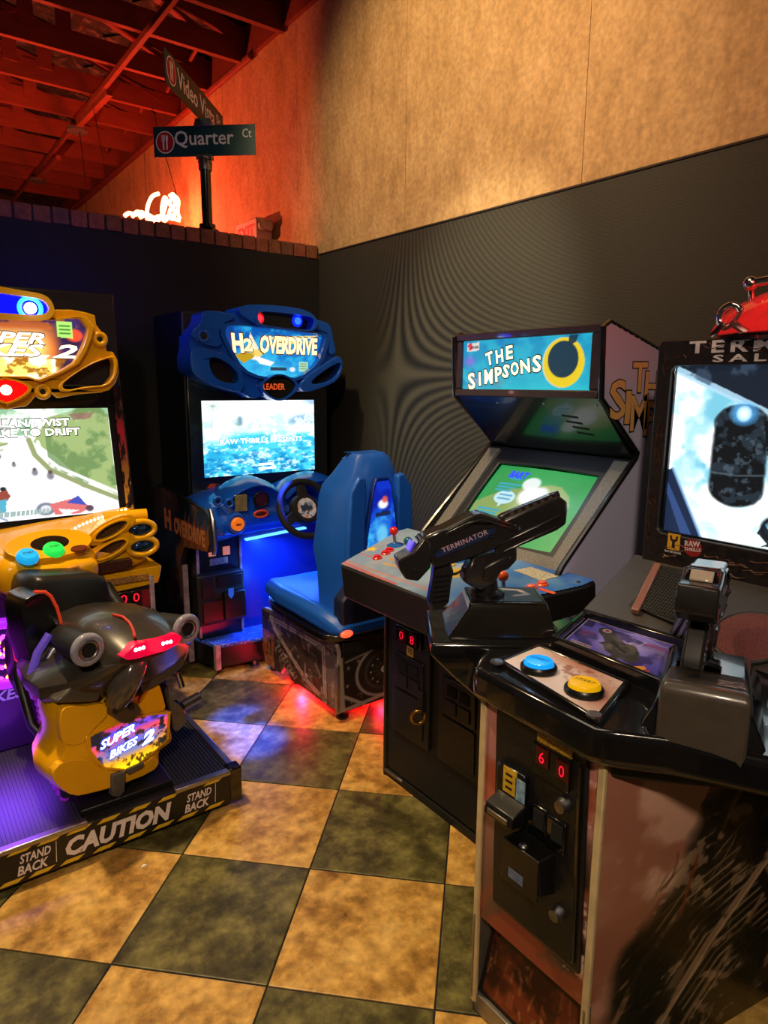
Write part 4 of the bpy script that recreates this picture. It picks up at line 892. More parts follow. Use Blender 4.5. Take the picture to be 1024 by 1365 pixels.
u, v = km.px(60, 458, -.015); text(kc, 'SUPER', km, u-.30, v-.004, .30, .046, KF, -.014, bold=.03, shear=.3, outline=(KO, .004, .02))
u, v = km.px(70, 475, -.015); text(kc, 'BIKES', km, u-.36, v-.004, .33, .05, KF, -.014, bold=.03, shear=.3, outline=(KO, .004, .02)); text(kc, '2', km, u+.0, v-.006, .10, .056, KF, -.014, bold=.03, shear=.3, outline=(KO, .004, .02))
# yellow dashboard body with air intakes
def dsec(x, y0, zt, zb, d):
    return [(x, 3.24, zb), (x, y0+.10, zb), (x, y0+.01, zb+.05), (x, y0, (zb+zt)/2), (x, y0+.04, zt-.02), (x, y0+.12, zt), (x, 3.24, zt+d)]
MB().loft([dsec(-.1,3.0,.92,.78,.06), dsec(.2,2.95,.95,.76,.05), dsec(.5,2.93,.97,.76,.06), dsec(.68,2.95,.985,.76,.055), dsec(.80,2.97,1.0,.76,.055), dsec(.885,2.99,1.01,.78,.05)]).build('dashboard', YELLOW, kc, smooth=True, bevel=.02, seg=3)
dp = XZ(2.955)
for k, (px_, py_) in enumerate(((147,706),(146,731))):
    u, v = dp.px(px_, py_)
    ov = lambda rx, ry: [(u+rx*math.cos(t)-.35*ry*math.sin(t), v+ry*math.sin(t)+.42*rx*math.cos(t)) for t in np.linspace(0, 2*PI, 25)[:-1]]
    dp.plate('intake_cowl', YELLOW, kc, ov(.105,.040), -.06, .012, [ov(.066,.023)], bevel=.012, seg=4)
    dp.plate('intake_lip', YELLOW, kc, ov(.078,.029), .0, .022, [ov(.066,.023)], bevel=.004)
    dp.plate('intake_mesh', mat('dark_intake_mesh', '5a4020', .4, .5, noise=.6, scale=140), kc, ov(.067,.024), -.03, -.008, bevel=0)
for k, (px_, py_) in enumerate(((187,706),(190,728))):
    u, v = XZ(2.96).px(px_, py_)
    MB().torus((u, 2.96, v), (0,1,0), .056, .013, sx=1.12, sy=.66).build('pipe_ring', YELLOW, kc, smooth=True)
    MB().ball((u, 2.985, v), .056, 20, (1.08,.7,.62)).build('pipe_lens', mat('smoky_blue_pipe', '2c4468', .08, .7, noise=.5, scale=22), kc, smooth=True)
MB().tube([(.72,3.02,1.035),(.90,3.0,1.035)], .028, 12).build('cowl_end', YELLOW, kc, smooth=True)
MB().prism([(.62,.70),(.93,.72),(.95,.80),(.62,.79)], (0,2.98,0), (1,0,0), (0,0,1), (0,-1,0), -.2, .01).build('lower_cowl', YELLOW, kc, bevel=.01, seg=3)
u, v = dp.px(151, 753); dp.rect('name_strip', mat('dark_copper_strip', '3a1810', .4, noise=.6, scale=90), kc, u-.075, u+.075, v-.02, v+.02, -.02, .02)
for i in range(34):
    t = i/33; x_ = 85+85*t; y_ = 712-28*t+ (10*(1-t)**6)
    if i % 2 == 0: q = XZ(3.02).px(x_, y_-6); MB().ball((q[0], 3.02, q[1]), .006, 8).build('led', glow('warm_led', 'ffd0a0', 4), kc)
# lower cabinet with coin front
MB().box(.10, .90, 2.98, 3.30, .05, .78).build('lower_body', SPR, kc, bevel=.006)
lf = XZ(2.975)
for x in (.895,): lf.rect('edge_trim', mat('print_edge_trim', 'a08890', .3, noise=.4, scale=25), kc, x-.01, x+.01, .06, .76, 0, .014)
c = Canvas(30, 80, '120e18'); c.noise('901828', 4, .4, .6, .9, 3); c.noise('20305a', 5, .55, .65, .7, 9); c.build('front_print', kc, lf, .62, .885, .06, .70, .002, PRINT)
MB().box(.60, .835, 2.955, 2.98, .42, .70).build('coin_plate', MATTB, kc, bevel=.006)
lc = XZ(2.955)
for k, (px_, py_) in enumerate(((164.5,798),(181,795.5))):
    u, v = lc.px(px_, py_); lc.rect('coin_button', mat('dark_window', '1a0408', .3), kc, u-.022, u+.022, v-.03, v+.03, 0, .008)
    text(kc, '0', lc, u-.014, v-.02, .028, .04, REDDIG, .0095, bold=.0)
for px_, py_, w_ in ((167,773,.20),(160,812,.14)):
    u, v = lc.px(px_, py_); lc.rect('notice_strip', mat('ochre_notice', '9a6a30', .5, noise=.6, scale=120), kc, u-w_/2, u+w_/2, v-.014, v+.014, 0, .004)
# purple lit lower left fairing lights of the cabinet front
PURP = glow('purple_led', 'c030ff', 6); PKL = glow('orange_led', 'ff7a30', 8)
ll = XZ(2.9)
MB().box(.12, .47, 2.90, 2.98, .10, .80).build('left_light_panel', mat('purple_lit_panel', '2a0a48', .3, emit=.25), kc, bevel=.01)
for i in range(40):
    a = i*.42; r_ = 4+i*.75; x_, y_ = 5+r_*math.cos(a)*.8, 866+r_*math.sin(a)*1.35
    if x_ < -8 or x_ > 34: continue
    u, v = ll.px(x_, y_, .01); MB().ball((u, 2.895, v), .009, 8).build('led', PKL if i % 3 == 0 else PURP, kc)
MB().torus((.285, 2.89, .56), (0,1,0), .125, .022).build('light_ring', mat('magenta_glow_ring', 'a020e0', .3, emit=1.2), kc, smooth=True)
u, v = ll.px(18, 925, .01); text(kc, 'BIKES', ll, u-.12, v-.022, .16, .045, mat('violet_lettering', '8a70c0', .4, emit=.35), .006, bold=.03, shear=.25)
lamp('POINT', 'cabinet_purple_light', (.24, 2.82, .30), 1.6, (.45, .06, 1.0), shadow_soft_size=.15)
lamp('AREA', 'platform_violet_light', (.20, 2.50, .46), 5, (.20, .05, 1.0), (.19, 2.50, 0), shape='SQUARE', size=.16, spread=R(85))

# ------------------------------------------------------------------ the ride-on motorbike and its platform
YW = R(15); mbk = thing('ride_on_motorbike', 'yellow and black ride-on motorbike with red tail lamp on caution platform', 'motorbike ride', (.625, 2.42, 0), (0, 0, YW))
hd = Vector((-math.sin(YW), math.cos(YW), 0)); sd = Vector((math.cos(YW), math.sin(YW), 0)); BO = Vector((.625, 2.42, 0))
def BPl(yl): return Plane(BO+hd*yl, sd, (0,0,1))        # plane across the bike, facing the rear
def W(x, y, z): return BO+sd*x+hd*y+Vector((0,0,z))
# platform (square to the room)
PX0, PX1, PY0, PY1, PZ = .09, .965, 2.222, 2.92, .150
DPLAT = mat('black_platform_steel', '141312', .45, noise=.2, scale=50)
MB().box(PX0+.02, PX1-.02, PY0+.02, PY1, .03, PZ-.012).build('platform', DPLAT, mbk, bevel=.004)
fa = XZ(PY0)
fa.rect('platform_front', DPLAT, mbk, PX0, PX1, .022, PZ-.004, -.02, 0, bevel=.003)
for x in (PX0, PX1-.045):
    MB().box(x, x+.05, PY0-.004, PY0+.05, .022, PZ+.012).build('corner_cap', GLOSSB, mbk, bevel=.006)
RIBM = mat('ribbed_rubber_mat', '2b2b2d', .5, noise=.15, scale=80)
for x0, x1, nm in ((PX0+.02, .40, 'l'), (.72, PX1-.02, 'r')):
    r_ = MB().box(x0, x1, PY0+.03, PY1-.02, PZ-.012, PZ-.004).build('step_mat', RIBM, mbk)
    mb = MB(); n = int((x1-x0)/.0125)
    for i in range(n): xx = x0+.006+i*(x1-x0-.012)/(n-1); mb.box(xx-.0035, xx+.0035, PY0+.03, PY1-.03, PZ-.004, PZ+.0015)
    mb.build('mat_ribs', RIBM, r_, kind='stuff')
    MB().box(x0-.01, x1+.01, PY0-.003, PY0+.028, PZ-.012, PZ+.006).build('mat_edging', ALU, mbk, bevel=.004)
MB().box(PX1-.035, PX1-.008, PY0+.04, PY1-.03, PZ-.01, PZ+.008).build('mat_edging', ALU, mbk, bevel=.004)
MB().box(PX1-.09, PX1, PY1-.05, PY1, .03, PZ+.01).build('corner_cap', GLOSSB, mbk, bevel=.006)
MB().box(PX0+.02, PX1-.02, PY1-.02, PY1+.0, .03, PZ+.006).build('rear_edging', GLOSSB, mbk, bevel=.004)
for x, y in ((PX1-.055, PY0+.06), (PX0+.05, PY0+.06), (PX1-.055, PY1-.07), (PX0+.05, PY1-.07)): MB().lathe([(.03,0),(.03,.012),(.012,.018),(.012,.035)], (x,y,0), (0,0,1), 14).build('foot', BLACKMETAL, mbk)
# caution lettering and yellow dashes
YD = mat('yellow_dash_print', 'e0b828', .5, noise=.05); CW = mat('caution_white_print', 'e8dcd8', .5, noise=.04)
FU = lambda px_: fa.px(px_, 1100-(px_-150)*.28)[0]
for px_ in (26, 66, 105, 145, 187, 225, 285):
    u = FU(px_); fa.plate('yellow_dash', YD, mbk, [(u-.038, .1295), (u+.02, .1295), (u+.042, .143), (u-.016, .143)], 0, .001, bevel=0)
for px_ in (10, 52, 93, 137, 178, 216, 249, 285):
    u = FU(px_); fa.plate('yellow_dash', YD, mbk, [(u-.038, .028), (u+.02, .028), (u+.042, .041), (u-.016, .041)], 0, .001, bevel=0)
u0, u1 = FU(86), FU(229); text(mbk, 'CAUTION', fa, u0, .05, u1-u0, .068, CW, .0012, bold=.05, shear=.25)
for a, b_ in ((19, 68), (245, 283)):
    u0, u1 = FU(a), FU(b_); text(mbk, 'STAND', fa, u0+.012, .088, u1-u0-.014, .032, CW, .0012, bold=.025, shear=.25); text(mbk, 'BACK', fa, u0+.002, .048, u1-u0-.014, .034, CW, .0012, bold=.03, shear=.25)
    fa.plate('sticker_line', CW, mbk, [(u1+.010,.05),(u1+.012,.05),(u1+.016,.125),(u1+.014,.125)], 0, .001, bevel=0)
# pivot under the bike
MB().box(.40, .72, PY0+.06, PY1-.1, PZ-.012, PZ+.012).build('centre_deck', DPLAT, mbk, bevel=.004)
MB().lathe([(.10,0),(.10,.05),(.06,.09),(.06,.2)], W(0,.12,PZ), (0,0,1), 20).build('pivot', MATTB, mbk, smooth=True)
MB().lathe([(.022,0),(.02,.012),(0,.014)], W(-.03,-.13,PZ-.03), (0,-.5,1), 14).build('bolt', STEEL, mbk)
# yellow rear body, traced outline swept forward
b0 = BPl(-.07)
ol = b0.pxs([(82,938),(116,940),(141,933),(183,926),(211,903),(220,929),(225,950),(231,972),(234,987),(222,996),(214,1003),(215,1017),(204,1031),(151,1052),(120,1060),(98,1064),(74,1049),(67,1031),(76,1013),(82,996),(80,975),(77,961)])
ol = chaikin(ol, 1); oc = np.mean(np.array(ol), 0)
def ringo(y, s, dz=0): return [W(*( (oc[0]+(u-oc[0])*s), y, oc[1]+(v-oc[1])*s+dz)) for u, v in ol]
MB().loft([ringo(-.085,.82), ringo(-.075,.93), ringo(-.04,1.0), ringo(.06,1.0), ringo(.13,.88,.01), ringo(.16,.7,.02)]).build('rear_body', YELLOW, mbk, smooth=True, bevel=.01)
# lit name panel
b1 = BPl(-.088)
lp = b1.pxs([(119.5,982),(141,972),(165,962),(197,954),(222,952),(220,985),(206,998),(192,1009),(172,1024),(140,1021),(131,1012),(121,998)])
b1.plate('panel_frame', YELLOW, mbk, [(np.mean([p[0] for p in lp])+(u-np.mean([p[0] for p in lp]))*1.10, np.mean([p[1] for p in lp])+(v-np.mean([p[1] for p in lp]))*1.12) for u, v in lp], -.03, .004, bevel=.006)
c = Canvas(130, 80); c.grad('c02848', 'f0c010'); c.blend(np.clip(1-abs(c.v-.16)/.16, 0, 1), '4838e0'); c.blend(np.clip(1-abs(c.v-.36)/.22, 0, 1), 'e83858', .8); c.noise('101018', 7, .5, .58, .95, 5, mask=np.clip((abs(c.u-.5)-.22)*6, 0, 1)); c.blend(np.clip(1-np.hypot((c.u-.48)/.5, (c.v-.5)/.24), 0, 1)**.5, '3060e0', .9); c.blend(np.clip((c.v-.75)*5, 0, 1), 'f0d010', .8)
c.noise('201408', 9, .6, .66, .8, 15)
lu = [p[0] for p in lp]; lv = [p[1] for p in lp]
c.build('name_panel', mbk, b1, min(lu), max(lu), min(lv), max(lv), .006, BACKLITH, clip=lp)
LW = glow('lit_white_text', 'ffffff', 2.4); LB = glow('lit_blue_outline', '2050f0', 1.2)
u, v = b1.px(134, 997, .008); text(mbk, 'SUPER', b1, u+.0, v-.010, .135, .032, LW, .008, bold=.03, shear=.35, rot=R(7), outline=(LB, .004, .03))
u, v = b1.px(146, 1008, .008); text(mbk, 'BIKES', b1, u-.0, v-.014, .115, .030, LW, .008, bold=.03, shear=.35, rot=R(7), outline=(LB, .004, .03)); u, v = b1.px(186, 995, .008); text(mbk, '2', b1, u+.008, v-.004, .06, .045, LW, .008, bold=.05, shear=.35, rot=R(7), outline=(LB, .004, .03))
cowl = b1.pxs([(68,1031),(82,1014),(118,1012),(131,1021),(150,1027),(172,1030),(192,1018),(206,1006),(214,1016),(203,1030),(151,1050),(120,1058),(98,1062),(76,1048)])
b1.plate('lower_cowl', YELLOW, mbk, chaikin(cowl, 1), -.03, .002, bevel=.012, seg=3)
for pts in ([(84,940),(116,942),(140,936),(146,952),(120,976),(112,992),(84,994),(80,975),(79,961)], [(184,929),(210,905),(218,930),(222,948),(196,951),(184,955)]):
    b1.plate('upper_cowl', YELLOW, mbk, chaikin(b1.pxs(pts), 2), -.03, .002, bevel=.014, seg=3)
# bracket above and hanging tab below
b2 = BPl(-.105)
MB().prism(chaikin(b2.pxs([(146,942),(150,936),(172,934),(182,938),(185,948),(178,954),(174,961),(160,963),(152,957),(145,952)]), 1), b2.O, b2.U, b2.V, b2.N, -.05, .02).build('tail_bracket', mat('bronze_grey_plastic', '4c3a2c', .35, noise=.1), mbk, bevel=.006)
for x, y in ((154,947),(175,942)): u, v = b2.px(x, y, .02); MB().lathe([(.012,0),(.01,.006),(0,.007)], b2.p(u, v, .02), b2.N, 12).build('bolt', BLACKMETAL, mbk)
MB().prism(b2.pxs([(150,1034),(168,1028),(167,1055),(158,1064),(150,1062)]), b2.O, b2.U, b2.V, b2.N, -.03, .0).build('lower_tab', GREYP, mbk, bevel=.005)
MB().prism(b2.pxs([(170,1026),(192,1016),(192,1022),(171,1033)]), b2.O, b2.U, b2.V, b2.N, -.02, .0).build('panel_lip', GREYP, mbk, bevel=.003)
# foot pegs and heel plates
for s, pts in ((1, [(218,905),(224,930),(236,938),(243,950),(241,962),(232,972),(226,972),(222,950)]), (-1, [(85,1000),(112,995),(116,1008),(104,1016),(86,1018)])):
    MB().prism(chaikin(BPl(-.02).pxs(pts), 1), BPl(-.02).O, sd, (0,0,1), -hd, -.10, .03).build('foot_peg_bracket', mat('grey_peg_metal', '77726c', .35, .6, noise=.15), mbk, bevel=.008)
MB().tube([W(.20,-.03,.36), W(.28,-.03,.37)], .02, 12).build('foot_peg', STEEL, mbk, smooth=True); MB().tube([W(-.20,-.03,.28), W(-.28,-.03,.28)], .02, 12).build('foot_peg', STEEL, mbk, smooth=True)
MB().tube([W(.195,-.02,.50), W(.205,-.03,.44)], .012, 10).build('spring', CHROME, mbk, smooth=True)
# side chains of purple lights and frame tubes on the left flank
mb = MB()
for i in range(22): p = W(-.245-.02*math.sin(i*.3), .05+.012*i, .16+.02*i); mb.ball(p, .016, 8)
mb.build('lit_cable', mat('magenta_lit_cable', '7a1890', .3, emit=.5), mbk, smooth=True, kind='stuff')
MB().tube([W(-.20,.1,.25), W(-.27,.2,.40), W(-.25,.33,.55), W(-.18,.42,.7)], .018, 12).build('frame_tube', BLACKMETAL, mbk, smooth=True)
MB().tube([W(-.25,.0,.2), W(-.26,.0,.36), W(-.22,.02,.44)], .03, 12).build('frame_clamp', BLACKMETAL, mbk, smooth=True)
MB().tube([W(.22,.1,.25), W(.25,.25,.5), W(.2,.5,.75)], .03, 12).build('frame_tube', BLACKMETAL, mbk, smooth=True)
# tail: grey shell loft along the bike
TAIL = mat('dark_tail_plastic', '544c44', .28, coat=.25, noise=.08, scale=10)
def ell(y, w, zt, zb, x0=.03, sharp=2.6, n=24):
    zc, h = (zt+zb)/2, (zt-zb)/2; out = []
    for j in range(n):
        a = 2*PI*j/n; ca, sa = math.cos(a), math.sin(a)
        out.append(W(x0+w*math.copysign(abs(ca)**(2/sharp), ca), y, zc+h*math.copysign(abs(sa)**(2/sharp), sa)))
    return out
hull = [BPl(0).px(x, y) for x, y in [(112,842),(124,830),(150,819),(178,813),(203,812),(224,822),(246,842),(254,858),(248,878),(232,897),(212,913),(190,925),(166,936),(138,938),(104,939),(74,940),(54,934),(52,918),(66,902),(84,888),(96,872),(103,856)]]
lcu, lcv = BPl(-.178).px(201, 864)
lrx, lrz = .122, .036
lampo = []
for u, v in hull:
    a_ = math.atan2((v-lcv)/.7, u-lcu); lampo.append((lcu+lrx*math.cos(a_), lcv+lrz*math.sin(a_)+.055*math.cos(a_)*lrx))
def hring(y, t, s_=1.0):
    cu, cv = np.mean(np.array(hull), 0)
    return [W((cu+(u-cu)*s_)*(1-t)+lu_*t, y, (cv+(v-cv)*s_)*(1-t)+lv_*t) for (u, v), (lu_, lv_) in zip(hull, lampo)]
MB().loft([hring(-.182,1.0), hring(-.172,.94), hring(-.13,.60), hring(-.07,.27), hring(.0,.0), hring(.12,.0,.98), hring(.26,.0,.86), hring(.34,.0,.6)]).build('tail_shell', mat('dark_tail_shell', '332e2a', .3, coat=.35, noise=.1), mbk, smooth=True, bevel=.008, seg=3, angle=28)
sm = BPl(-.03)
def hp_(x, y, yl, up=.006): q = BPl(yl).px(x, y); return W(q[0], yl-.004, q[1]+up)
MB().tube([hp_(150,821,.0), hp_(163,824,-.04), hp_(172,832,-.08), hp_(177,842,-.12), hp_(179,851,-.16)], .0055, 8).build('red_piping', mat('red_piping', 'b8301c', .4, noise=.03), mbk, smooth=True)
MB().tube([hp_(203,813,.0), hp_(212,822,-.05), hp_(222,834,-.10), hp_(226,844,-.15)], .003, 6).build('seam', MATTB, mbk, smooth=True)
VIN = mat('black_vinyl', '1c1a19', .34, noise=.12, scale=90, bump=.08)
# stem between tail and body
b3 = BPl(-.165)
def bp_(x, y, yl): q = BPl(yl).px(x, y); return W(q[0], yl, q[1])
MB().tube([bp_(186,874,-.14), bp_(180,886,-.15), bp_(170,903,-.14), bp_(161,922,-.12), bp_(156,938,-.10)], [.03,.042,.052,.05,.036], 18).build('tail_channel', mat('glossy_tail_channel', '4c4540', .16, coat=.5, noise=.05), mbk, smooth=True)
MB().prism(BPl(-.10).pxs([(205,884),(244,866),(250,872),(244,888),(228,902),(206,917),(190,924),(186,908)]), BPl(-.10).O, sd, (0,0,1), -hd, -.06, .0).build('tail_underside', mat('grey_tail_underside', '4a433c', .3, coat=.3, noise=.06), mbk, bevel=.012, seg=3)
MB().prism(BPl(-.085).pxs([(152,896),(140,918),(132,936),(100,938),(72,938),(96,915),(122,900)]), BPl(-.085).O, sd, (0,0,1), -hd, -.06, .0).build('tail_underside', mat('grey_tail_underside', '4a433c'), mbk, bevel=.012, seg=3)
b3 = BPl(-.186)
tl = b3.pxs([(160,875),(178,858),(205,851),(233,843),(241,848),(235,858),(218,867),(182,877),(168,879)])
MB().prism(tl, b3.O, b3.U, b3.V, b3.N, -.03, .012).build('tail_lamp', mat('red_lit_tail_lens', 'd0083c', .2, emit=.7, coat=.5), mbk, bevel=.004)
for x, y in ((181.5,866.5),(186.5,865),(191.5,863.5),(218,858),(223,856.5),(228,855.5)):
    u, v = b3.px(x, y, .014); MB().lathe([(.0065,0),(.005,.003),(0,.004)], b3.p(u, v, .0125), b3.N, 10).build('tail_led', glow('pink_white_led', 'ffd0d8', 9), mbk)
lamp('POINT', 'tail_light', W(.045,-.27,.69), .25, (1,.03,.06), shadow_soft_size=.03)
# exhaust cans each side
XRING = mat('clear_grey_exhaust_ring', '8a8a98', .12, noise=.06, coat=1.0)
for x, y, s, yl in ((116.5,866,-1,-.15),(248.5,838,1,-.16)):
    u, v = BPl(yl).px(x, y); o = W(u, yl, v)
    MB().tube([o, W(u-s*.012, yl+.14, v-.015), W(u-s*.06, yl+.3, v-.05)], [.048, .047, .042], 20).build('exhaust_can', MATTB, mbk, smooth=True)
    MB().torus(o, hd, .043, .0135, 36, 12).build('exhaust_ring', XRING, mbk, smooth=True)
    MB().torus(W(u, yl-.008, v), hd, .030, .006, 30, 8).build('exhaust_inner_ring', STEEL, mbk, smooth=True)
    MB().cyl(W(u, yl-.001, v), W(u, yl+.005, v), .034).build('exhaust_mouth', MATTB, mbk)
# rider seat hump / backrest cushion and black side panel with red line
VIN = mat('black_vinyl', '191817')
bh = BPl(.30)
hump = bh.pxs([(42,768),(60,766),(90,764),(118,762),(138,768),(144,780),(146,800),(142,824),(130,840),(100,850),(60,848),(40,840),(34,815),(34,785)])
hc = np.mean(np.array(hump), 0); hump = chaikin(hump, 2)
def rh(y, s): return [W(hc[0]+(u-hc[0])*s, y, hc[1]+(v-hc[1])*s) for u, v in hump]
MB().loft([rh(.265,.80), rh(.275,.93), rh(.30,1.0), rh(.38,1.03), rh(.43,.98), rh(.45,.85)]).build('seat_cushion', VIN, mbk, smooth=True)
MB().loft([ell(.22,.15,.70,.40,.0), ell(.35,.20,.78,.36,-.02), ell(.46,.21,.80,.34,-.03), ell(.53,.17,.78,.4,-.03)]).build('seat_base', mat('black_fairing', '0c0c0e', .3, coat=.3, noise=.1), mbk, smooth=True)
bl = BPl(.20)
lft = chaikin(bl.pxs([(25,800),(45,790),(60,790),(75,810),(84,840),(84,862),(70,890),(58,925),(50,925),(40,890),(28,840)]), 1)
MB().prism(lft, bl.O, bl.U, bl.V, bl.N, -.12, .02).build('side_panel', mat('black_fairing', '0c0c0e'), mbk, bevel=.02, seg=3)
mb = MB().tube([bl.p(*bl.px(x, y, .024), .024) for x, y in ((45,789),(60,789),(68,795),(76,810),(83,835),(84,860))], .006, 8); mb.build('red_edge_strip', mat('red_orange_strip', 'd84020', .4, emit=.25), mbk, smooth=True)
for pts, m in (([(48,925),(58,890),(70,868),(80,858)], STEEL), ([(40,905),(50,870),(66,845)], mat('violet_tube', '6a50c8', .2, .4, emit=.3))):
    MB().tube([BPl(.12).p(*BPl(.12).px(x, y)) for x, y in pts], .014, 10).build('side_tube', m, mbk, smooth=True)
MB().prism(BPl(.3).pxs([(14,824),(24,826),(34,880),(24,884)]), BPl(.3).O, sd, (0,0,1), -hd, -.03, .0).build('red_fairing_strip', mat('red_lit_strip', 'e02030', .3, emit=.8), mbk, bevel=.004)
# tank cowl with gauge pod and buttons (yellow)
def eln(y, w, zt, zb, x0=-.0): return ell(y, w, zt, zb, x0, 3.2)
MB().loft([eln(.44,.15,.93,.80,-.03), eln(.46,.19,.955,.79,-.03), eln(.51,.205,.975,.78,-.03), eln(.55,.19,.975,.8,-.03), eln(.57,.15,.96,.82,-.03)]).build('tank_cowl', YELLOW, mbk, smooth=True, sub=1)
MB().loft([eln(.39,.13,.90,.83,-.01), eln(.42,.16,.92,.80,-.01), eln(.50,.17,.93,.76,-.02)]).build('tank_lip', YELLOW, mbk, smooth=True, sub=1)
MB().prism([(-.04,.85),(.055,.865),(.05,.90),(-.035,.895)], W(-.01,.39,0), sd, (0,0,1), -hd, -.02, .014).build('tank_latch', mat('amber_plastic', 'c88c3c', .2, noise=.05), mbk, bevel=.006)
gp = Plane(W(-.03,.60,.992), sd, (hd*.82+Vector((0,0,.57))))
gp = Plane(on(66,727,W(0,.50,.975),(hd.x*-.5,hd.y*-.5,.87)), sd, hd*.87+Vector((0,0,.5)))
def oval(rx, ry, u=0, v=0, n=28): return [(u+rx*math.cos(2*PI*j/n), v+ry*math.sin(2*PI*j/n)) for j in range(n)]
gp.plate('gauge_pod', YELLOW, mbk, oval(.17,.085), -.05, .012, bevel=.014, seg=3)
gp.plate('gauge_window', GLOSSB, mbk, oval(.075,.042), 0, .015, bevel=.004)
for (x, y), r_, m in (((72,732), .036, mat('green_lit_button', '20c848', .25, emit=1.0)), ((37,741), .036, mat('cyan_lit_button', '1898d8', .25, emit=.9))):
    u, v = gp.px(x, y, .02); MB().lathe([(r_*1.12, 0), (r_*1.12, .012), (r_, .02), (r_*.85, .026), (0, .028)], gp.p(u, v, .008), gp.N, 24).build('lit_button', m, mbk, smooth=True)
    text(mbk, 'START', gp, u-.02, v-.006, .04, .012, mat('button_print', '0a4020', .5), .0375, bold=.02)
u, v = gp.px(105, 732, .012); gp.plate('side_button', mat('dark_amber_button', '6a2a10', .3, noise=.1), mbk, oval(.034,.016,u,v), .0, .02, bevel=.004)

# ------------------------------------------------------------------ four player cabinet (right wall)
fc = thing('four_player_cabinet', 'tall lavender four player arcade cabinet with green lit screen and wide joystick panel', 'arcade machine', (1.95, 1.705, 0))
FY0, FY1 = 1.345, 2.065
LAV = mat('lavender_side_laminate', 'bcb8d2', .4, noise=.06, scale=6)
TMOLD = mat('black_edge_moulding', '100e10', .3, coat=.3, noise=.1)
prof = [(1.545,0),(1.545,.80),(1.62,.83),(1.70,.98),(1.735,1.03),(2.105,1.365),(2.112,1.385),(1.885,1.575),(1.872,1.80),(1.90,1.815),(2.2,1.735),(2.455,1.67),(2.455,0)]
for y0, y1 in ((FY0, FY0+.02), (FY1-.02, FY1)):
    MB().prism(prof, (0,y0,0), (1,0,0), (0,0,1), (0,1,0), 0, y1-y0).build('side_panel', LAV if y0 < 1.5 else MATTB, fc, bevel=.002)
    MB().tube([(a, (y0+y1)/2, b_) for a, b_ in prof[3:11]], .0115, 8).build('edge_moulding', TMOLD, fc, smooth=True)
    MB().tube([(a, (y0+y1)/2, b_) for a, b_ in prof[0:2]], .0115, 8).build('edge_moulding', TMOLD, fc, smooth=True)
# side print: sky wash with lettering
sp = XZ(FY0)
c = Canvas(110, 210); c.grad('ccc0da', 'ccc8e2'); c.noise('dcd8ee', 3, .4, .65, .7, 3); c.noise('b4b8de', 2, .45, .62, .6, 13); c.blend(np.clip(1-c.v/.22, 0, 1), 'bc90a8', .7); c.halo(.35,.72,.3,.12,'b8b4cc',.8)
c.blend(np.clip((c.v-.62)*3, 0, 1)*np.clip(1.1-c.u, 0, 1), 'c4a8bc', .5)
c.build('side_print', fc, sp, 1.545, 2.455, 0, 1.815, .0012, PRINTM, clip=prof, inside=True)
PEACH = mat('peach_orange_lettering', 'e0a868', .45, noise=.05); PDK = mat('dark_letter_outline', '241410', .5)
def px_letters(pl, s, pts, w, h, rots):
    out = []
    for ch, (x, y), wi, hi, r_ in zip(s, pts, w, h, rots): u, v = pl.px(x, y); out.append((ch, u, v, wi, hi, r_))
    return out
L_ = px_letters(sp, 'THE', [(852,503),(868,515),(884,526)], [.085,.085,.08], [.10,.10,.10], [.03,.0,-.05])+px_letters(sp, 'SIMPSONS', [(823,533),(836,543),(851,550),(867,558),(880,567),(892,575),(904,584),(915,592)], [.09,.03,.10,.075,.08,.08,.08,.08], [.13,.11,.12,.12,.12,.12,.12,.12], [.1,0,.05,-.05,0,0,0,0])
words(fc, L_, sp, PEACH, .004, .022, outline=(PDK, .004, .022))
MB().box(1.56, 2.45, FY0+.02, FY1-.02, .03, .80).build('body', MATTB, fc)
# marquee
mp = YZ(1.892)
c = Canvas(160, 60); c.grad('1590c0', '20b4cc'); c.noise('38c8d8', 3, .45, .62, .5, 4); c.noise('0c78b8', 3, .5, .65, .5, 14, mask=(c.u < .35)*1.0)
c.halo(.06,.42,.09,.2,'b060e0',.9); c.halo(.12,.85,.12,.25,'d090c8',.6); c.halo(.3,.85,.12,.2,'e08878',.4); c.blend(np.clip((c.v-.88)*10, 0, 1), '28c8d0', .5)
c.ell(.80, .50, .145, .46, 'd8d8c0', 1, .03); c.ell(.805, .50, .14, .45, 'f0d020', 1, .03); c.ell(.80, .44, .105, .335, '143848', 1, .05); c.poly([(.83,.02),(.90,.0),(.88,.14),(.84,.2)], '143040', .9)
c.poly([(.035,.05),(.14,.03),(.14,.20),(.035,.22)], 'e0dcd4')
for (a, b_) in ((.05,.10),(.06,.16)): c.line([(a, b_),(a+.015, b_-.03)], .03, 'd03040')
my0, my1, mz0, mz1 = -2.02, -1.40, 1.60, 1.785
c.build('marquee', fc, mp, my0, my1, mz0, mz1, .0, BACKLIT)
text(fc, 'KONAMI', mp, my0+.045, mz1-.03, .04, .012, mat('navy_print', '203050', .5), .002, bold=.03)
MLET = glow('pale_yellow_lettering', 'fff4c8', 1.25)
LL = []
P7 = lambda x, y: (560+x*.332, 420+y*.332)
LL += px_letters(mp, 'THE', [P7(282,175), P7(322,165), P7(362,150)], [.038,.038,.034], [.05,.05,.05], [.25,.15,.1])
LL += px_letters(mp, 'SIMPSONS', [P7(210,265), P7(243,257), P7(278,247), P7(318,237), P7(348,225), P7(383,215), P7(425,205), P7(472,195)], [.04,.012,.045,.036,.034,.04,.045,.04], [.065,.052,.055,.055,.05,.05,.05,.06], [.15,.1,.05,.12,-.15,.1,.15,.1])
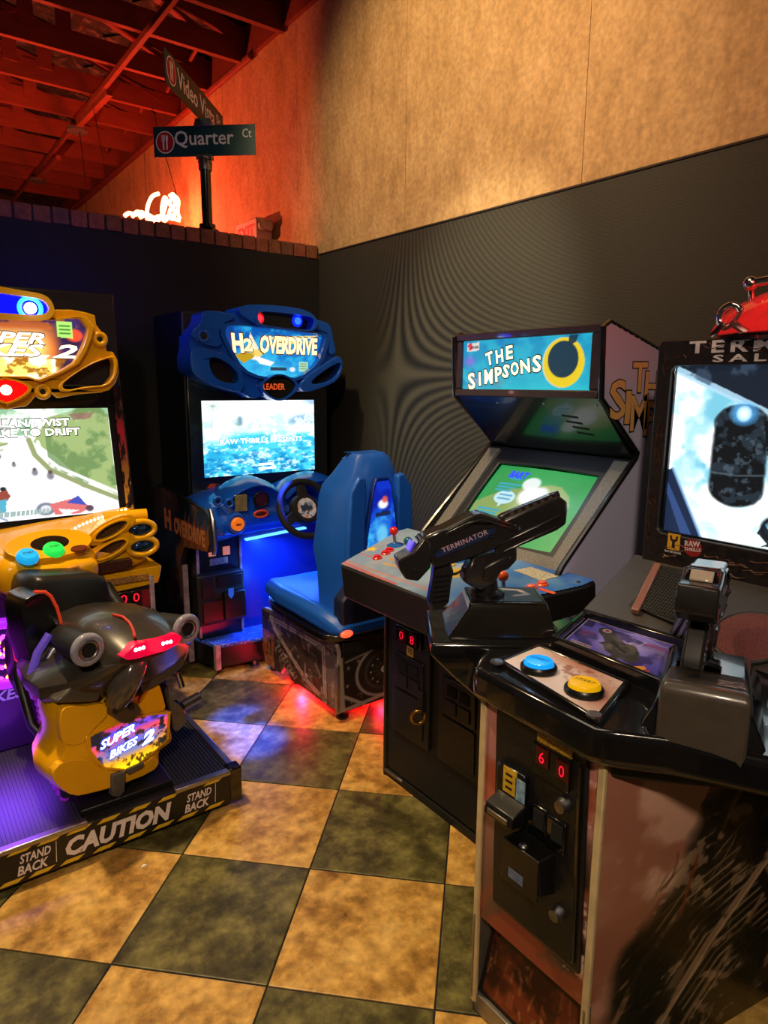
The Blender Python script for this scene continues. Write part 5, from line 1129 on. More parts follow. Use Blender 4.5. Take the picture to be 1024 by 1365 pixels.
words(fc, LL, mp, MLET, .004, .03, outline=(mat('dark_blue_outline', '102038', .5), .004, .03))
FR = mat('brown_black_frame', '3c2c2c', .35, coat=.3, noise=.15)
for a in ((-2.045,-1.365,1.785,1.812),(-2.045,-1.365,1.572,1.60)): mp.rect('marquee_retainer', FR, fc, a[0], a[1], a[2], a[3], -.02, .018, bevel=.004)
for a in ((-2.045,-2.02),(-1.40,-1.365)): mp.rect('marquee_retainer', FR, fc, a[0], a[1], 1.60, 1.785, -.02, .014, bevel=.004)
MB().prism([(1.925,1.56),(1.915,1.78),(1.93,1.79),(2.45,1.665),(2.45,1.0),(2.14,1.36)], (0,FY0+.021,0), (1,0,0), (0,0,1), (0,1,0), 0, FY1-FY0-.042).build('head', MATTB, fc)
# slanted underside with speaker slots
up = Plane((1.888, FY1-.02, 1.576), (0,-1,0), (.205,0,-.195)); up = Plane((2.095, FY1-.02, 1.372), (0,-1,0), (-.207,0,.204))
wi = FY1-FY0-.04
up.rect('speaker_panel', mat('satin_black_panel', '101214', .22, coat=.4, noise=.1), fc, 0, wi, 0, .29, -.01, .004, bevel=.002)
for k, (x, y) in enumerate(((755,554),(761,562),(770,569.5),(776,577))):
    u, v = up.px(x+3, y, .004); up.plate('speaker_slot', mat('slot_black', '020202', .9), fc, [(u-.03, v+.004), (u+.035, v-.004), (u+.037, v-.012), (u-.028, v-.004)], .0, .0055, bevel=0)
for x, y in ((663,531),(725,532),(795,535)): u, v = up.px(x, y+6, .004); MB().lathe([(.005,0),(.004,.003),(0,.0035)], up.p(u, v, .004), up.N, 10).build('screw', STEEL, fc)
# monitor bezel and curved tube
sb = Plane((1.742, FY1-.02, 1.015), (0,-1,0), (2.095-1.742, 0, 1.372-1.015))
vh = math.hypot(2.095-1.742, 1.372-1.015)
GREYB = mat('grey_speckled_bezel', '6a665e', .5, noise=.35, scale=220); DBEZ = mat('dark_monitor_bezel', '1c1c20', .4, noise=.1)
scr = [sb.px(x, y, -.035) for x, y in ((679.5,617),(812,637),(733,748),(618,700))]
su0, su1 = .105, .575; sv0, sv1 = .075, .405
sb.plate('monitor_bezel', DBEZ, fc, [(0,0),(wi,0),(wi,vh),(0,vh)], -.03, -.018, [chaikin([(su0-.01,sv0-.01),((su0+su1)/2,sv0-.022),(su1+.01,sv0-.01),(su1+.016,(sv0+sv1)/2),(su1+.01,sv1+.01),((su0+su1)/2,sv1+.022),(su0-.01,sv1+.01),(su0-.016,(sv0+sv1)/2)], 0)], bevel=.003)
for a, b_ in ((0,.06),(wi-.06,wi)): sb.rect('bezel_cheek', GREYB, fc, a, b_, -.02, vh-.02, -.02, -.004, bevel=.004)
sb.rect('bezel_sill', GREYB, fc, 0, wi, -.02, .045, -.02, -.006, bevel=.004)
c = Canvas(210, 156, '2f9c50'); c.noise('3fae5c', 3, .4, .6, .5, 3)
c.poly([(.04,.98),(.0,.55),(.22,.34),(.45,.27),(.6,.2),(.72,.2),(.83,.3),(.88,.42),(.83,.6),(.72,.72),(.5,.74),(.3,.78)], '9aa860', .85); c.halo(.62,.5,.3,.35,'f8f8d8',.9,1.2)
c.ell(.44, .22, .085, .09, 'f6fafa', .95, .3); c.ell(.5, .38, .11, .12, 'ffffff', 1, .4); c.ell(.57,.32,.07,.08,'ffffff',.95,.5)
c.ell(.27, .44, .105, .09, 'c8ecf4', 1, .06); c.poly([(.24,.5),(.3,.5),(.26,.58)], 'c8ecf4')
for yy in (.41, .46): c.line([(.21,yy),(.33,yy)], .012, '5aa8d0', .9)
for k in range(3):
    c.line([(.13,.26+.045*k),(.34-.03*k,.26+.045*k)], .014, '38a8c0', .95); c.line([(.08,.62+.045*k),(.30-.02*k,.62+.045*k)], .014, '38a8c0', .95)
c.line([(.20,.18),(.30,.18)], .012, '38a8c0', .95); c.ell(.56,.93,.1,.14,'1888e0',1,.05)
mb_scr = None
# tube face bulges slightly: build on a bent grid
sc_o = c.build('screen', fc, sb, su0-.02, su1+.02, sv0-.02, sv1+.02, -.045, SCREEN)
for q in sc_o.data.vertices:
    lw = root_matrix(fc) @ q.co; d = lw-sb.O; a = (d.dot(sb.U)-(su0+su1)/2)/.25; b_ = (d.dot(sb.V)-(sv0+sv1)/2)/.18
    q.co += sb.N*(.014*(1-.5*(a*a+b_*b_)))
text(fc, 'BART', sb, su0+.075, sv1-.05, .10, .036, glow('deep_blue_text', '1030e0', 1.0), -.026, bold=.06, shear=.2)
# control panel
PZF, PZR = .955, 1.012
cp = Plane((1.31, 1.705, PZF), (0,-1,0), (.45, 0, PZR-PZF))
cpoly = [(-.335,0),(.335,0),(.47,.40),(.47,.452),(-.49,.452),(-.49,.40)]
cp.plate('control_box', mat('black_vinyl_box', '14120f', .45, noise=.2, scale=60), fc, cpoly, -.135, -.003, bevel=.012, seg=3)
c = Canvas(180, 90, '7f9cb8'); c.grad('8fb0cc', '8aa2b8'); c.noise('a8a8a8', 4, .4, .6, .6, 3); c.blend(np.clip((c.u-.55)*4, 0, 1), '2a62b4'); c.noise('6a8ab0', 4, .5, .62, .6, 23)
c.blend(np.clip(1-c.u*3.2, 0, 1), '98a4b0', .6); c.line([(.0,.95),(.5,.98)], .02, 'c05a50', .8); c.line([(.14,.92),(.7,.88)], .012, 'c87868', .7)
st_ = [(.115+.035*(1 if k % 2 == 0 else .42)*math.cos(PI*k/5+.3), .60+.075*(1 if k % 2 == 0 else .42)*math.sin(PI*k/5+.3)) for k in range(10)]
c.poly(st_, 'e8c828'); c.poly([(.25,.55),(.36,.48),(.40,.6),(.28,.68)], 'c09a50', .9); c.poly([(.22,.08),(.3,.06),(.33,.2),(.24,.24)], 'c8bca0', .8)
c.line([(.42,.5),(.48,.62)], .03, '40b060', .8); c.ell(.58,.55,.05,.1,'c8a030',.9,.2); c.line([(.3,.75),(.5,.7)], .02, 'd0a050', .7); c.line([(.05,.75),(.2,.72)], .012, 'd06050', .7)
c.build('panel_print', fc, cp, -.49, .47, 0, .452, 0, PRINT, clip=[(a*.985, .006+b_*.975) for a, b_ in cpoly])
def arcade_button(x, y, m, r_=.0145):
    u, v = cp.px(x, y, .004); o = cp.p(u, v, 0)
    MB().lathe([(r_*1.3,0),(r_*1.3,.004),(r_*1.05,.007),(r_*.95,.004),(r_*.85,.012),(r_*.5,.0135),(0,.014)], o, cp.N, 18).build('push_button', m, fc, smooth=True)
def joystick(x, y, m, base):
    u, v = cp.px(x, y, .0); o = cp.p(u, v, 0)
    MB().lathe([(.034,0),(.034,.002),(.02,.008),(.01,.012),(.008,.014)], o, cp.N, 22).build('joystick_dust_washer', base, fc, smooth=True)
    MB().cyl(o, o+cp.N*.055, .006, 12).build('joystick_shaft', STEEL, fc, smooth=True); MB().ball(o+cp.N*.06, .0175, 18).build('joystick_ball', m, fc, smooth=True)
BLB = mat('blue_button_plastic', '1858a0', .25, noise=.04)
joystick(527, 727, REDP, BLB); joystick(546, 742, mat('teal_ball_plastic', '14586a', .25, noise=.04), BLB); joystick(672, 792, ORANGEP, BLB)
for x, y in ((503,743),(514,737),(519,733)): arcade_button(x, y, REDP)
for x, y in ((708,783),(723,778)): arcade_button(x, y, ORANGEP)
arcade_button(600, 752, mat('yellow_button_plastic', 'd8b020', .25, noise=.04)); arcade_button(612, 747, BLB)
u, v = cp.px(713, 765); cp.plate('instruction_card', mat('cream_card', 'c0b494', .5, noise=.4, scale=160), fc, [(u-.075,v-.02),(u+.06,v-.035),(u+.075,v+.03),(u-.05,v+.04)], 0, .0015, bevel=0)
for x, y in ((711,793),(730,788)): u, v = cp.px(x, y); cp.rect('name_strip', ORANGEP, fc, u-.03, u+.03, v-.008, v+.006, 0, .001, bevel=0)
MB().lathe([(.007,0),(.005,.003),(0,.004)], cp.p(.40,.22,0), cp.N, 10).build('screw', BLACKMETAL, fc); MB().lathe([(.007,0),(.005,.003),(0,.004)], cp.p(.44,.40,0), cp.N, 10).build('screw', BLACKMETAL, fc)
# front with two coin doors
fp_ = YZ(1.545)
MB().box(1.545, 1.57, FY0+.02, FY1-.02, .04, .84).build('front_panel', MATTB, fc, bevel=.003)
P5 = lambda x, y: (480+x*.2492, 780+y*.2492)
def pr(pl, name, m, par, a, b_, d0, d1, bevel=.003):
    u0, v0 = pl.px(*P5(*a)); u1, v1 = pl.px(*P5(*b_)); return pl.rect(name, m, par, min(u0,u1), max(u0,u1), min(v0,v1), max(v0,v1), d0, d1, bevel=bevel)
def quad(pl, name, m, par, cx, cy, w_, h_, d0, d1, PP=P5, bevel=.003):
    u, v = pl.px(*PP(cx, cy)); return pl.rect(name, m, par, u-w_/2, u+w_/2, v-h_/2, v+h_/2, d0, d1, bevel=bevel), (u, v)
for k, (dx, cy, nm) in enumerate(((285, 290, 0), (0, 0, 1))):
    uc = fp_.px(*P5(282, 600))[0] if k == 0 else fp_.px(*P5(548, 720))[0]
    d = fp_.rect('coin_door', BLACKMETAL, fc, uc-.115, uc+.115, .24, .72, 0, .016, bevel=.005)
    fp_.rect('door_inner_panel', BLACKMETAL, d, uc-.085, uc+.085, .27, .43, .016, .022, bevel=.003); fp_.rect('coin_slot_panel', BLACK, d, uc-.085, uc+.085, .44, .585, .016, .024, bevel=.004)
    for s in (-1, 1): fp_.rect('coin_slot', mat('slot_black', '020202'), d, uc+s*.032-.024, uc+s*.032+.024, .52, .56, .024, .028, bevel=.003); fp_.rect('coin_return_flap', BLACKMETAL, d, uc+s*.035-.028, uc+s*.035+.028, .455, .505, .024, .03, bevel=.003)
    fp_.rect('display_housing', GLOSSB, d, uc-.075, uc+.075, .635, .70, .016, .03, bevel=.004)
    for s in (-1, 1):
        fp_.rect('display_window', REDWIN, d, uc+s*.032-.022, uc+s*.032+.022, .645, .69, .03, .034, bevel=.002); text(fc, '0' if s < 0 else '8', fp_, uc+s*.032-.012, .652, .024, .032, REDDIG, .036)
    fp_.rect('price_sticker', mat('yellow_price_sticker', 'c8a840', .5, noise=.05), d, uc-.02, uc+.02, .588, .628, .016, .0175, bevel=0); text(fc, '75', fp_, uc-.013, .598, .026, .02, PDK, .018, bold=.02)
    if k == 0:
        q, (u, v) = quad(fp_, 'hasp', BLACKMETAL, fc, 352, 620, .03, .10, .016, .03); MB().torus(fp_.p(u, v-.055, .035), (fp_.U*.9+fp_.N*.5), .026, .008, 28, 10).build('brass_padlock_shackle', BRASS, fc, smooth=True)
u, v = fp_.px(*P5(435, 325)); fp_.rect('cream_label', mat('dim_cream_label', '8a7c68', .5, noise=.1), fc, u-.05, u+.05, v-.02, v+.02, .001, .004, bevel=0)
MB().box(1.54, 2.45, FY0, FY1, 0, .03).build('plinth', MATTB, fc); MB().beam((1.545, FY1-.012, .025), (1.545, FY1-.13, .025), .02, .012).build('kick_plate', STEEL, fc, bevel=.002)
lamp('AREA', 'marquee_tube_light', (1.86, 1.705, 1.57), .9, (.5, .75, 1.0), (1.6, 1.705, .6), shape='RECTANGLE', size=.55, size_y=.03)

# ------------------------------------------------------------------ shooting cabinet (right, nearest)
gc = thing('shooting_game_cabinet', 'dark shooting game arcade cabinet with rust and bone artwork on right', 'arcade machine', (1.6, .86, 0))
GX, GY0, GY1 = 1.084, .715, 1.047
PX4 = lambda x, y: (620+x*.39453, 860+y*.39453)
PX3 = lambda x, y: (640+x*.375, 730+y*.375)
# pedestal
MB().prism([(GX,GY0),(2.15,.523),(2.15,GY1),(GX,GY1)], (0,0,0), (1,0,0), (0,1,0), (0,0,1), .29, .93).prism([(1.17,.70),(2.15,.524),(2.15,GY1-.001),(1.17,GY1-.001)], (0,0,0), (1,0,0), (0,1,0), (0,0,1), .02, .29).build('pedestal', mat('dark_pedestal_board', '17130f', .5, noise=.2), gc, bevel=.004)
gp_ = YZ(GX)
c = Canvas(80, 150, '5a3a34'); c.grad('8a5a58', '3a2820'); c.noise('c09088', 4, .5, .62, .8, 3, mask=(c.v < .5)*1.0); c.noise('201612', 6, .46, .56, .95, 5, mask=np.clip((c.v-.25)*3, 0, 1)*np.clip((c.u-.6)*4, 0, 1)); c.noise('b89888', 16, .58, .63, .8, 8, mask=(c.u > .8)*1.0); c.noise('6a2c1c', 5, .52, .64, .8, 12)
c.a = np.clip(c.a*1.45, 0, 1)
c.build('front_print', gc, gp_, -GY1, -GY0, .29, .915, .0015, PRINT)
# side artwork: rusty cloud above, dark tangle with pale ribs
sa = Plane((GX, GY0, 0), (1.066, -.192, 0), (0,0,1))
c = Canvas(260, 230, '8a5a44'); c.u = c.u*1.30; c.grad('e0b09a', '8a5c46'); c.noise('f8d0ba', 4, .45, .62, .8, 3); c.noise('8a4c38', 5, .5, .62, .6, 9)
e_ = np.maximum(.74-1.55*c.u, .06)+.30*(vnoise(c.H, c.W, 5, 4, 22)-.5)
c.blend(np.clip((c.v-e_)*10, 0, 1)*np.clip((c.u-.0)*6+.4, 0, 1), '14110d', .97)
g = np.random.default_rng(5); low = c.v > e_
for _ in range(150):
    x, y = g.random()*.9, .1+.75*g.random()
    if y < max(.70-1.55*x, .1): continue
    a = -1.05+g.normal()*.35; L = .05+.12*g.random(); k = .25*g.normal()
    pts = [(x+L*t*math.cos(a+k*t), y+L*t*math.sin(a+k*t)*.8) for t in np.linspace(0, 1, 4)]
    c.line(pts, .002+.003*g.random(), ['6a5238', '523e2a', '8a7050', '3a2e22'][g.integers(4)], .8)
for k in range(14):
    y = .52+.025*k; x0_ = .06+.015*k; c.line([(x0_+.10, y+.06), (x0_+.22, y-.06), (x0_+.42, y-.13)], .004, 'a89070' if k % 2 else '7a6448', .8)
c.line([(.16,.95),(.40,.66),(.62,.45),(.78,.30)], .016, '9a7c60', .95); c.line([(.17,.96),(.41,.67),(.63,.46)], .005, 'c8a888', .8); c.line([(.26,.98),(.5,.72),(.60,.60)], .010, '84684c', .9); c.line([(.60,.50),(.66,.60),(.72,.58)], .006, '84684c', .9)
c.line([(.10,.98),(.24,.80),(.30,.72)], .02, '6a5440', .9); c.line([(.04,.86),(.16,.62),(.3,.5)], .012, '8a6e54', .85)
c.noise('b89878', 22, .63, .67, .6, 31, mask=low*1.0); c.noise('5a2c18', 6, .52, .64, .7, 17, mask=np.clip((c.v-.6)*2, 0, 1)); c.noise('0c0a08', 7, .54, .62, .8, 41, mask=low*1.0)
c.line([(.32,.36),(.28,.52)], .006, '7a3420', .9)
c.build('side_art', gc, sa, .01, .95, .02, .86, .0015, PRINT)
for y in (GY0, GY1):
    MB().beam((GX-.002, y, .03), (GX-.002, y, .93), .012, .018).build('edge_trim', TRIMC, gc, bevel=.003)
# black coin door plate
P = lambda x, y, n=0: gp_.px(*PX4(x, y), n)
door = [P(108,178,.01), P(420,335,.01), P(385,1118,.01), P(92,862,.01)]
dr = gp_.plate('coin_door', BLACKMETAL, gc, chaikin([door[3], door[2], door[1], door[0]], 0), .0, .012, bevel=.006)
MB().beam(gp_.p(*P(408,400), .014), gp_.p(*P(378,1060), .014), .012, .010).build('hinge', GLOSSB, gc, bevel=.002)
def rc(name, m, cx, cy, w_, h_, d0, d1, bevel=.003, par=None):
    u, v = P(cx, cy, d0); return gp_.rect(name, m, par or gc, u-w_/2, u+w_/2, v-h_/2, v+h_/2, d0, d1, bevel=bevel), (u, v)
rc('display_housing', GLOSSB, 298, 405, .10, .075, .012, .024)
for cx, cy in ((264, 378), (331, 424)):
    _, (u, v) = rc('display_window', REDWIN, cx, cy, .034, .045, .024, .028); text(gc, '6' if cx < 300 else '0', gp_, u-.007, v-.013, .014, .026, REDDIG, .0295)
rc('notice_strip', mat('yellow_notice', 'b88a28', .5, noise=.5, scale=150), 305, 335, .092, .022, .012, .016, 0)
rc('bill_acceptor', GLOSSB, 168, 500, .085, .135, .012, .03, .006)
_, (u, v) = rc('bill_sticker', mat('yellow_bill_sticker', 'c8a028', .45, noise=.2, scale=80), 152, 460, .04, .062, .03, .0315, 0); rc('bill_sticker', mat('blue_white_sticker', '7a98b0', .45, noise=.4, scale=90), 187, 493, .028, .052, .03, .0315, 0)
for k in range(3): gp_.rect('sticker_mark', PDK, gc, u-.012, u+.008, v+.012-.016*k, v+.018-.016*k, .0316, .032, bevel=0)
u, v = P(150, 545, .04); MB().prism([(v-.03,0),(v+.02,0),(v+.005,.045),(v-.022,.05)], gp_.p(u-.042,0,.03), gp_.V, gp_.N, gp_.U, 0, .084).build('bill_mouth', BLACK, gc, bevel=.004)
gp_.rect('bill_slot', STEEL, gc, u-.032, u+.03, v-.016, v-.004, .075, .08, bevel=.002)
for cx, cy in ((338, 538), (318, 903)):
    u, v = P(cx, cy, .012); MB().lathe([(.018,0),(.018,.006),(.014,.012),(.013,.02),(0,.021)], gp_.p(u, v, .012), gp_.N, 20).build('door_lock', STEEL, gc, smooth=True)
for cx, cy in ((250, 592), (312, 640)): rc('coin_slot_plate', GLOSSB, cx, cy, .05, .075, .012, .02, .004); rc('coin_slot', mat('slot_black', '020202'), cx, cy-4, .03, .045, .02, .023, .002)
u, v = P(222, 735, .03); mb = MB()
w_, h_, d_ = .052, .05, .055
mb.prism([(-h_,0),(h_*.9,0),(h_,d_),(-h_*.8,d_*.8)], gp_.p(u-w_, v, .012), gp_.V, gp_.N, gp_.U, 0, .006); mb.prism([(-h_,0),(h_*.9,0),(h_,d_),(-h_*.8,d_*.8)], gp_.p(u+w_-.006, v, .012), gp_.V, gp_.N, gp_.U, 0, .006)
mb.prism([(-h_,0),(h_,0),(h_,.006),(-h_,.006)], gp_.p(u-w_, v, .012+d_*.9), gp_.V, gp_.N, gp_.U, 0, 2*w_); mb.prism([(-h_,0),(-h_+.006,0),(-h_*.8+.006,d_*.9),(-h_*.8,d_*.9)], gp_.p(u-w_, v, .012), gp_.V, gp_.N, gp_.U, 0, 2*w_)
mb.build('coin_return_cup', BLACK, gc, bevel=.002)
MB().ball(gp_.p(u-.015, v+.035, .04), .012, 12, (1,1,.8)).build('return_button', STEEL, gc, smooth=True); gp_.rect('blue_coin_sticker', mat('blue_coin_sticker', '5a6a88', .4, noise=.3, scale=60), gc, u-.03, u+.012, v-.035, v-.012, .012+d_, .0135+d_, bevel=0)
# kick panel under the door with bent steel frame
kp = Plane((1.093, GY1, .06), (0,-1,0), (.057, 0, .225)); kw = GY1-GY0
MB().prism([(1.17,.03),(1.095,.03),(1.094,.06),(1.152,.287),(1.17,.287)], (0,GY0,0), (1,0,0), (0,0,1), (0,1,0), .004, kw-.004).build('kick_panel', mat('dark_pedestal_board', '17130f'), gc)
c = Canvas(70, 50); c.grad('5a2416', '6a2c18'); c.noise('2a0e08', 4, .45, .6, .8, 4)
for k in range(46): 
    x = RNG.random(); y = .35+.65*RNG.random(); c.line([(x, y), (x+.02*RNG.normal(), y-.2*RNG.random())], .008, '9a5a3a' if k % 3 else 'c08860', .75)
c.build('kick_print', gc, kp, .02, kw-.01, .012, .225, .004, PRINT)
SHEET = mat('bent_steel_sheet', '8a8378', .4, .7, noise=.12, scale=30)
for y in (GY1, GY0-.004):
    MB().prism([(1.074,.292),(1.165,.292),(1.125,.06),(1.12,.0),(1.080,.0),(1.074,.06)], (0,y,0), (1,0,0), (0,0,1), (0,1,0), 0, .005).build('kick_side_plate', SHEET, gc, bevel=.001)
MB().beam((1.088, GY1, .03), (1.088, GY0, .03), .014, .055).build('kick_rail', SHEET, gc, bevel=.003)
for z in (.10, .25): MB().lathe([(.007,0),(.005,.004),(0,.005)], (1.095, GY1+.005, z), (0,1,0), 10).build('rivet', STEEL, gc)

# console: glossy black shelf, tilted panels, rims
CON = mat('gloss_black_console', '121214', .14, coat=.6, noise=.1)
poly = [(1.052,1.062),(1.035,.72),(1.06,.68),(1.12,.61),(1.20,.46),(1.35,.30),(1.55,.22),(1.80,.22),(1.80,1.17),(1.45,1.17),(1.22,1.16),(1.10,1.10)]
con = MB().prism(poly, (0,0,0), (1,0,0), (0,1,0), (0,0,1), .885, .962).build('console', CON, gc, bevel=.018, seg=4)
MB().prism([(1.10,.712),(1.30,.50),(2.0,.40),(2.0,.55)], (0,0,0), (1,0,0), (0,1,0), (0,0,1), .835, .90).build('console_underside', mat('olive_black_panel', '2a261a', .5, noise=.15), gc, bevel=.006)
MB().prism([(1.20,1.05),(1.40,1.15),(1.8,1.15),(1.8,1.05)], (0,0,0), (1,0,0), (0,1,0), (0,0,1), .74, .90).build('console_underside', BLACK, gc, bevel=.01)
# start panel
pa = [azz(*PX3(x, y), .978) for x, y in ((85,395),(210,343),(510,468),(410,590))]
O = pa[0]; U_ = (pa[3]-pa[0]).normalized(); spn = Plane(pa[0], U_, Vector((-U_.y, U_.x, 0)))
def q2(pl, pts, z=None): return [((p-pl.O).dot(pl.U), (p-pl.O).dot(pl.V)) for p in pts]
sq = q2(spn, pa); cs_ = np.mean(np.array(sq), 0)
spn.plate('start_panel_rim', CON, gc, [tuple(cs_+(np.array(p)-cs_)*1.13) for p in sq][::-1], -.03, -.002, [[tuple(cs_+(np.array(p)-cs_)*1.0) for p in sq]], bevel=.004)
c = Canvas(90, 60, 'dccac8'); c.noise('e8dcd8', 3, .4, .6, .6, 3); c.blend(np.clip(1-np.hypot((c.u-.55)/.5, (c.v-.0)/.35), 0, 1), 'b06a50', .9); c.blend(np.clip(1-np.hypot((c.u-.9)/.3, (c.v-.55)/.5), 0, 1), 'a05a44', .9); c.noise('8a4a38', 10, .58, .64, .6, 7, mask=np.clip(1-np.hypot((c.u-.7)/.5, (c.v-.2)/.5), 0, 1)*2)
c.build('start_panel_print', gc, spn, 0, 0, 0, 0, -.006, PRINT, quad=[sq[1], sq[2], sq[3], sq[0]])
for x, y in ((60,402),(405,590)): q = azz(*PX3(x, y), .976); MB().lathe([(.016,0),(.015,.004),(.008,.006),(0,.003)], (q.x, q.y, .972), (0,0,1), 18).build('security_screw', STEEL, gc, smooth=True)
for (x, y), m, tc_ in (((210,400), mat('lit_blue_button', '0c8ce8', .2, emit=1.0, coat=.4), '06305a'), ((372,478), mat('lit_yellow_button', 'd8a408', .2, emit=.55, coat=.4), '4a3604')):
    q = azz(*PX3(x, y), .995)
    MB().lathe([(.042,0),(.042,.01),(.037,.016),(.036,.012)], (q.x, q.y, .972), (0,0,1), 28).build('start_button_bezel', BLACK, gc, smooth=True)
    MB().lathe([(.0345,0),(.0345,.018),(.031,.024),(0,.026)], (q.x, q.y, .972), (0,0,1), 28).build('start_button', m, gc, smooth=True)
    text(gc, 'START', Plane((q.x, q.y, .998), (U_*.9+Vector((.35,0,0))), Vector((-U_.y, U_.x, 0))), -.022, -.005, .044, .012, mat('button_print_'+tc_, tc_, .5), .001, bold=.01)
# picture panel with raised rim
pb = [azz(*PX3(x, y), .985) for x, y in ((285,335),(385,247),(740,355),(620,472))]
O = pb[0]; U_ = (pb[3]-pb[0]).normalized(); apn = Plane(pb[0], U_, Vector((-U_.y, U_.x, 0))); aq = q2(apn, pb); ca = np.mean(np.array(aq), 0)
apn.plate('picture_rim', CON, gc, chaikin([tuple(ca+(np.array(p)-ca)*1.16) for p in aq][::-1], 0), -.025, .016, [[tuple(ca+(np.array(p)-ca)*1.02) for p in aq]], bevel=.005)
c = Canvas(130, 90, '2a2068'); c.grad('7468d8', '3a2e98'); c.halo(.52,.45,.5,.6,'d0c8ff',.95); c.noise('181040', 4, .5, .65, .6, 5); c.poly([(0,0),(.10,0),(.12,.25),(.02,.25)], '181430', .7)
GU = [(.18,.18),(.24,.10),(.34,.14),(.40,.30),(.50,.38),(.62,.38),(.70,.52),(.74,.70),(.70,.82),(.58,.80),(.54,.92),(.49,.92),(.50,.78),(.42,.74),(.36,.62),(.30,.60),(.34,.52),(.28,.40),(.20,.30)]
c.poly(GU, '3a3836'); c.noise('6a6660', 7, .52, .62, .8, 9, mask=((abs(c.u-.48) < .24) & (abs(c.v-.5) < .4))*np.clip(1-np.hypot((c.u-.5)/.26, (c.v-.5)/.42), 0, 1)*1.5); c.ell(.27,.20,.045,.06,'d8c8d0',1,.2); c.ell(.27,.20,.025,.035,'b03040',1,.2); c.line([(.40,.45),(.58,.62)], .03, '202020', .8)
c.line([(.34,.10),(.6,.06),(.8,.14),(.9,.13)], .008, 'd8d4f0', .8); c.line([(.64,.30),(.66,.18)], .008, 'd8d4f0', .8)
for k in range(5): c.line([(.68,.20+.04*k),(.92,.20+.04*k)], .010, 'c03048' if k < 2 else 'a09cc8', .8)
for k in range(4): c.line([(.05,.38+.05*k),(.2-.02*k,.38+.05*k)], .010, 'b03050', .7)
for k in range(2): c.line([(.06,.78+.05*k),(.28,.78+.05*k)], .010, 'c8b080', .9)
c.poly([(.74,.86),(.82,.76),(.86,.80),(.80,.96)], 'f0a020', .9); c.poly([(.8,.88),(.9,.80),(.88,.98)], 'e04020', .8)
c.line([(.01,.01),(.99,.01),(.99,.99),(.01,.99),(.01,.01)], .01, 'c8c4d8', .9)
c.build('gun_picture', gc, apn, 0, 0, 0, 0, -.004, mat_ := PRINT, quad=[aq[1], aq[2], aq[3], aq[0]])
MB().prism([(1.28,.42),(1.33,.36),(1.50,.30),(1.60,.40),(1.60,.60),(1.46,.58)], (0,0,0), (1,0,0), (0,1,0), (0,0,1), .955, .995).build('console_shoulder', CON, gc, bevel=.014, seg=4)
# pods that carry the guns
class Fr:
    def __init__(s, x, y, az): s.o = Vector((x, y, 0)); s.u = Vector((math.sin(R(az)), math.cos(R(az)), 0)); s.r = Vector((s.u.y, -s.u.x, 0))
    def p(s, a, b_, z): return s.o+s.u*a+s.r*b_+Vector((0,0,z))
    def q(s, a0, a1, b0, b1, z): return [s.p(a0,b0,z), s.p(a1,b0,z), s.p(a1,b1,z), s.p(a0,b1,z)]
L = Fr(1.25, 1.215, 127)
MB().loft([L.q(-.055,.145,-.075,.07,1.062), L.q(-.06,.15,-.08,.078,1.045), L.q(-.115,.17,-.10,.095,.972)]).build('gun_pod', mat('gloss_brown_black_pod', '1c1712', .18, coat=.5, noise=.1), gc, bevel=.006, seg=3)
MB().loft([L.q(-.155,.19,-.13,.13,.975), L.q(-.16,.195,-.135,.135,.945), L.q(-.10,.18,-.11,.12,.88), L.q(-.02,.15,-.08,.10,.80)]).build('gun_pod_tray', CON, gc, bevel=.008, seg=3)
tp = Plane(L.p(0,0,1.0625), L.u, -L.r)
c = Canvas(50, 40, '17131c'); c.noise('2c2638', 4, .45, .6, .8, 3); c.line([(.35,.1),(.75,.2),(.85,.5),(.65,.6)], .05, 'b8b0b0'); c.build('pod_print', gc, tp, -.045, .135, -.06, .065, .001, PRINT)
Rt = Fr(1.36, .665, 64)
MB().loft([Rt.q(-.235,.10,-.078,.078,.928), [Rt.p(-.24,-.076,1.06), Rt.p(.08,-.076,.985), Rt.p(.08,.076,.985), Rt.p(-.24,.076,1.06)], [Rt.p(-.225,-.07,1.075), Rt.p(.06,-.07,1.0), Rt.p(.06,.07,1.0), Rt.p(-.225,.07,1.075)]]).build('gun_pod', mat('grey_brown_pod', '4a423a', .3, coat=.3, noise=.08), gc, bevel=.008, seg=3)
MB().loft([Rt.q(-.22,.14,-.12,.12,.93), Rt.q(-.21,.14,-.105,.105,.97), Rt.q(-.19,.12,-.08,.08,1.02)]).build('gun_pod_skirt', CON, gc, bevel=.01, seg=3)
rpz = Plane(Rt.p(-.225,.0,1.0755), Rt.u*.285+Vector((0,0,-.075)), -Rt.r)
c = Canvas(40, 30, '3a3432'); c.noise('c8b0a8', 6, .5, .6, .9, 4); c.build('pod_print', gc, rpz, .03, .115, -.066, -.02, .0008, PRINT)
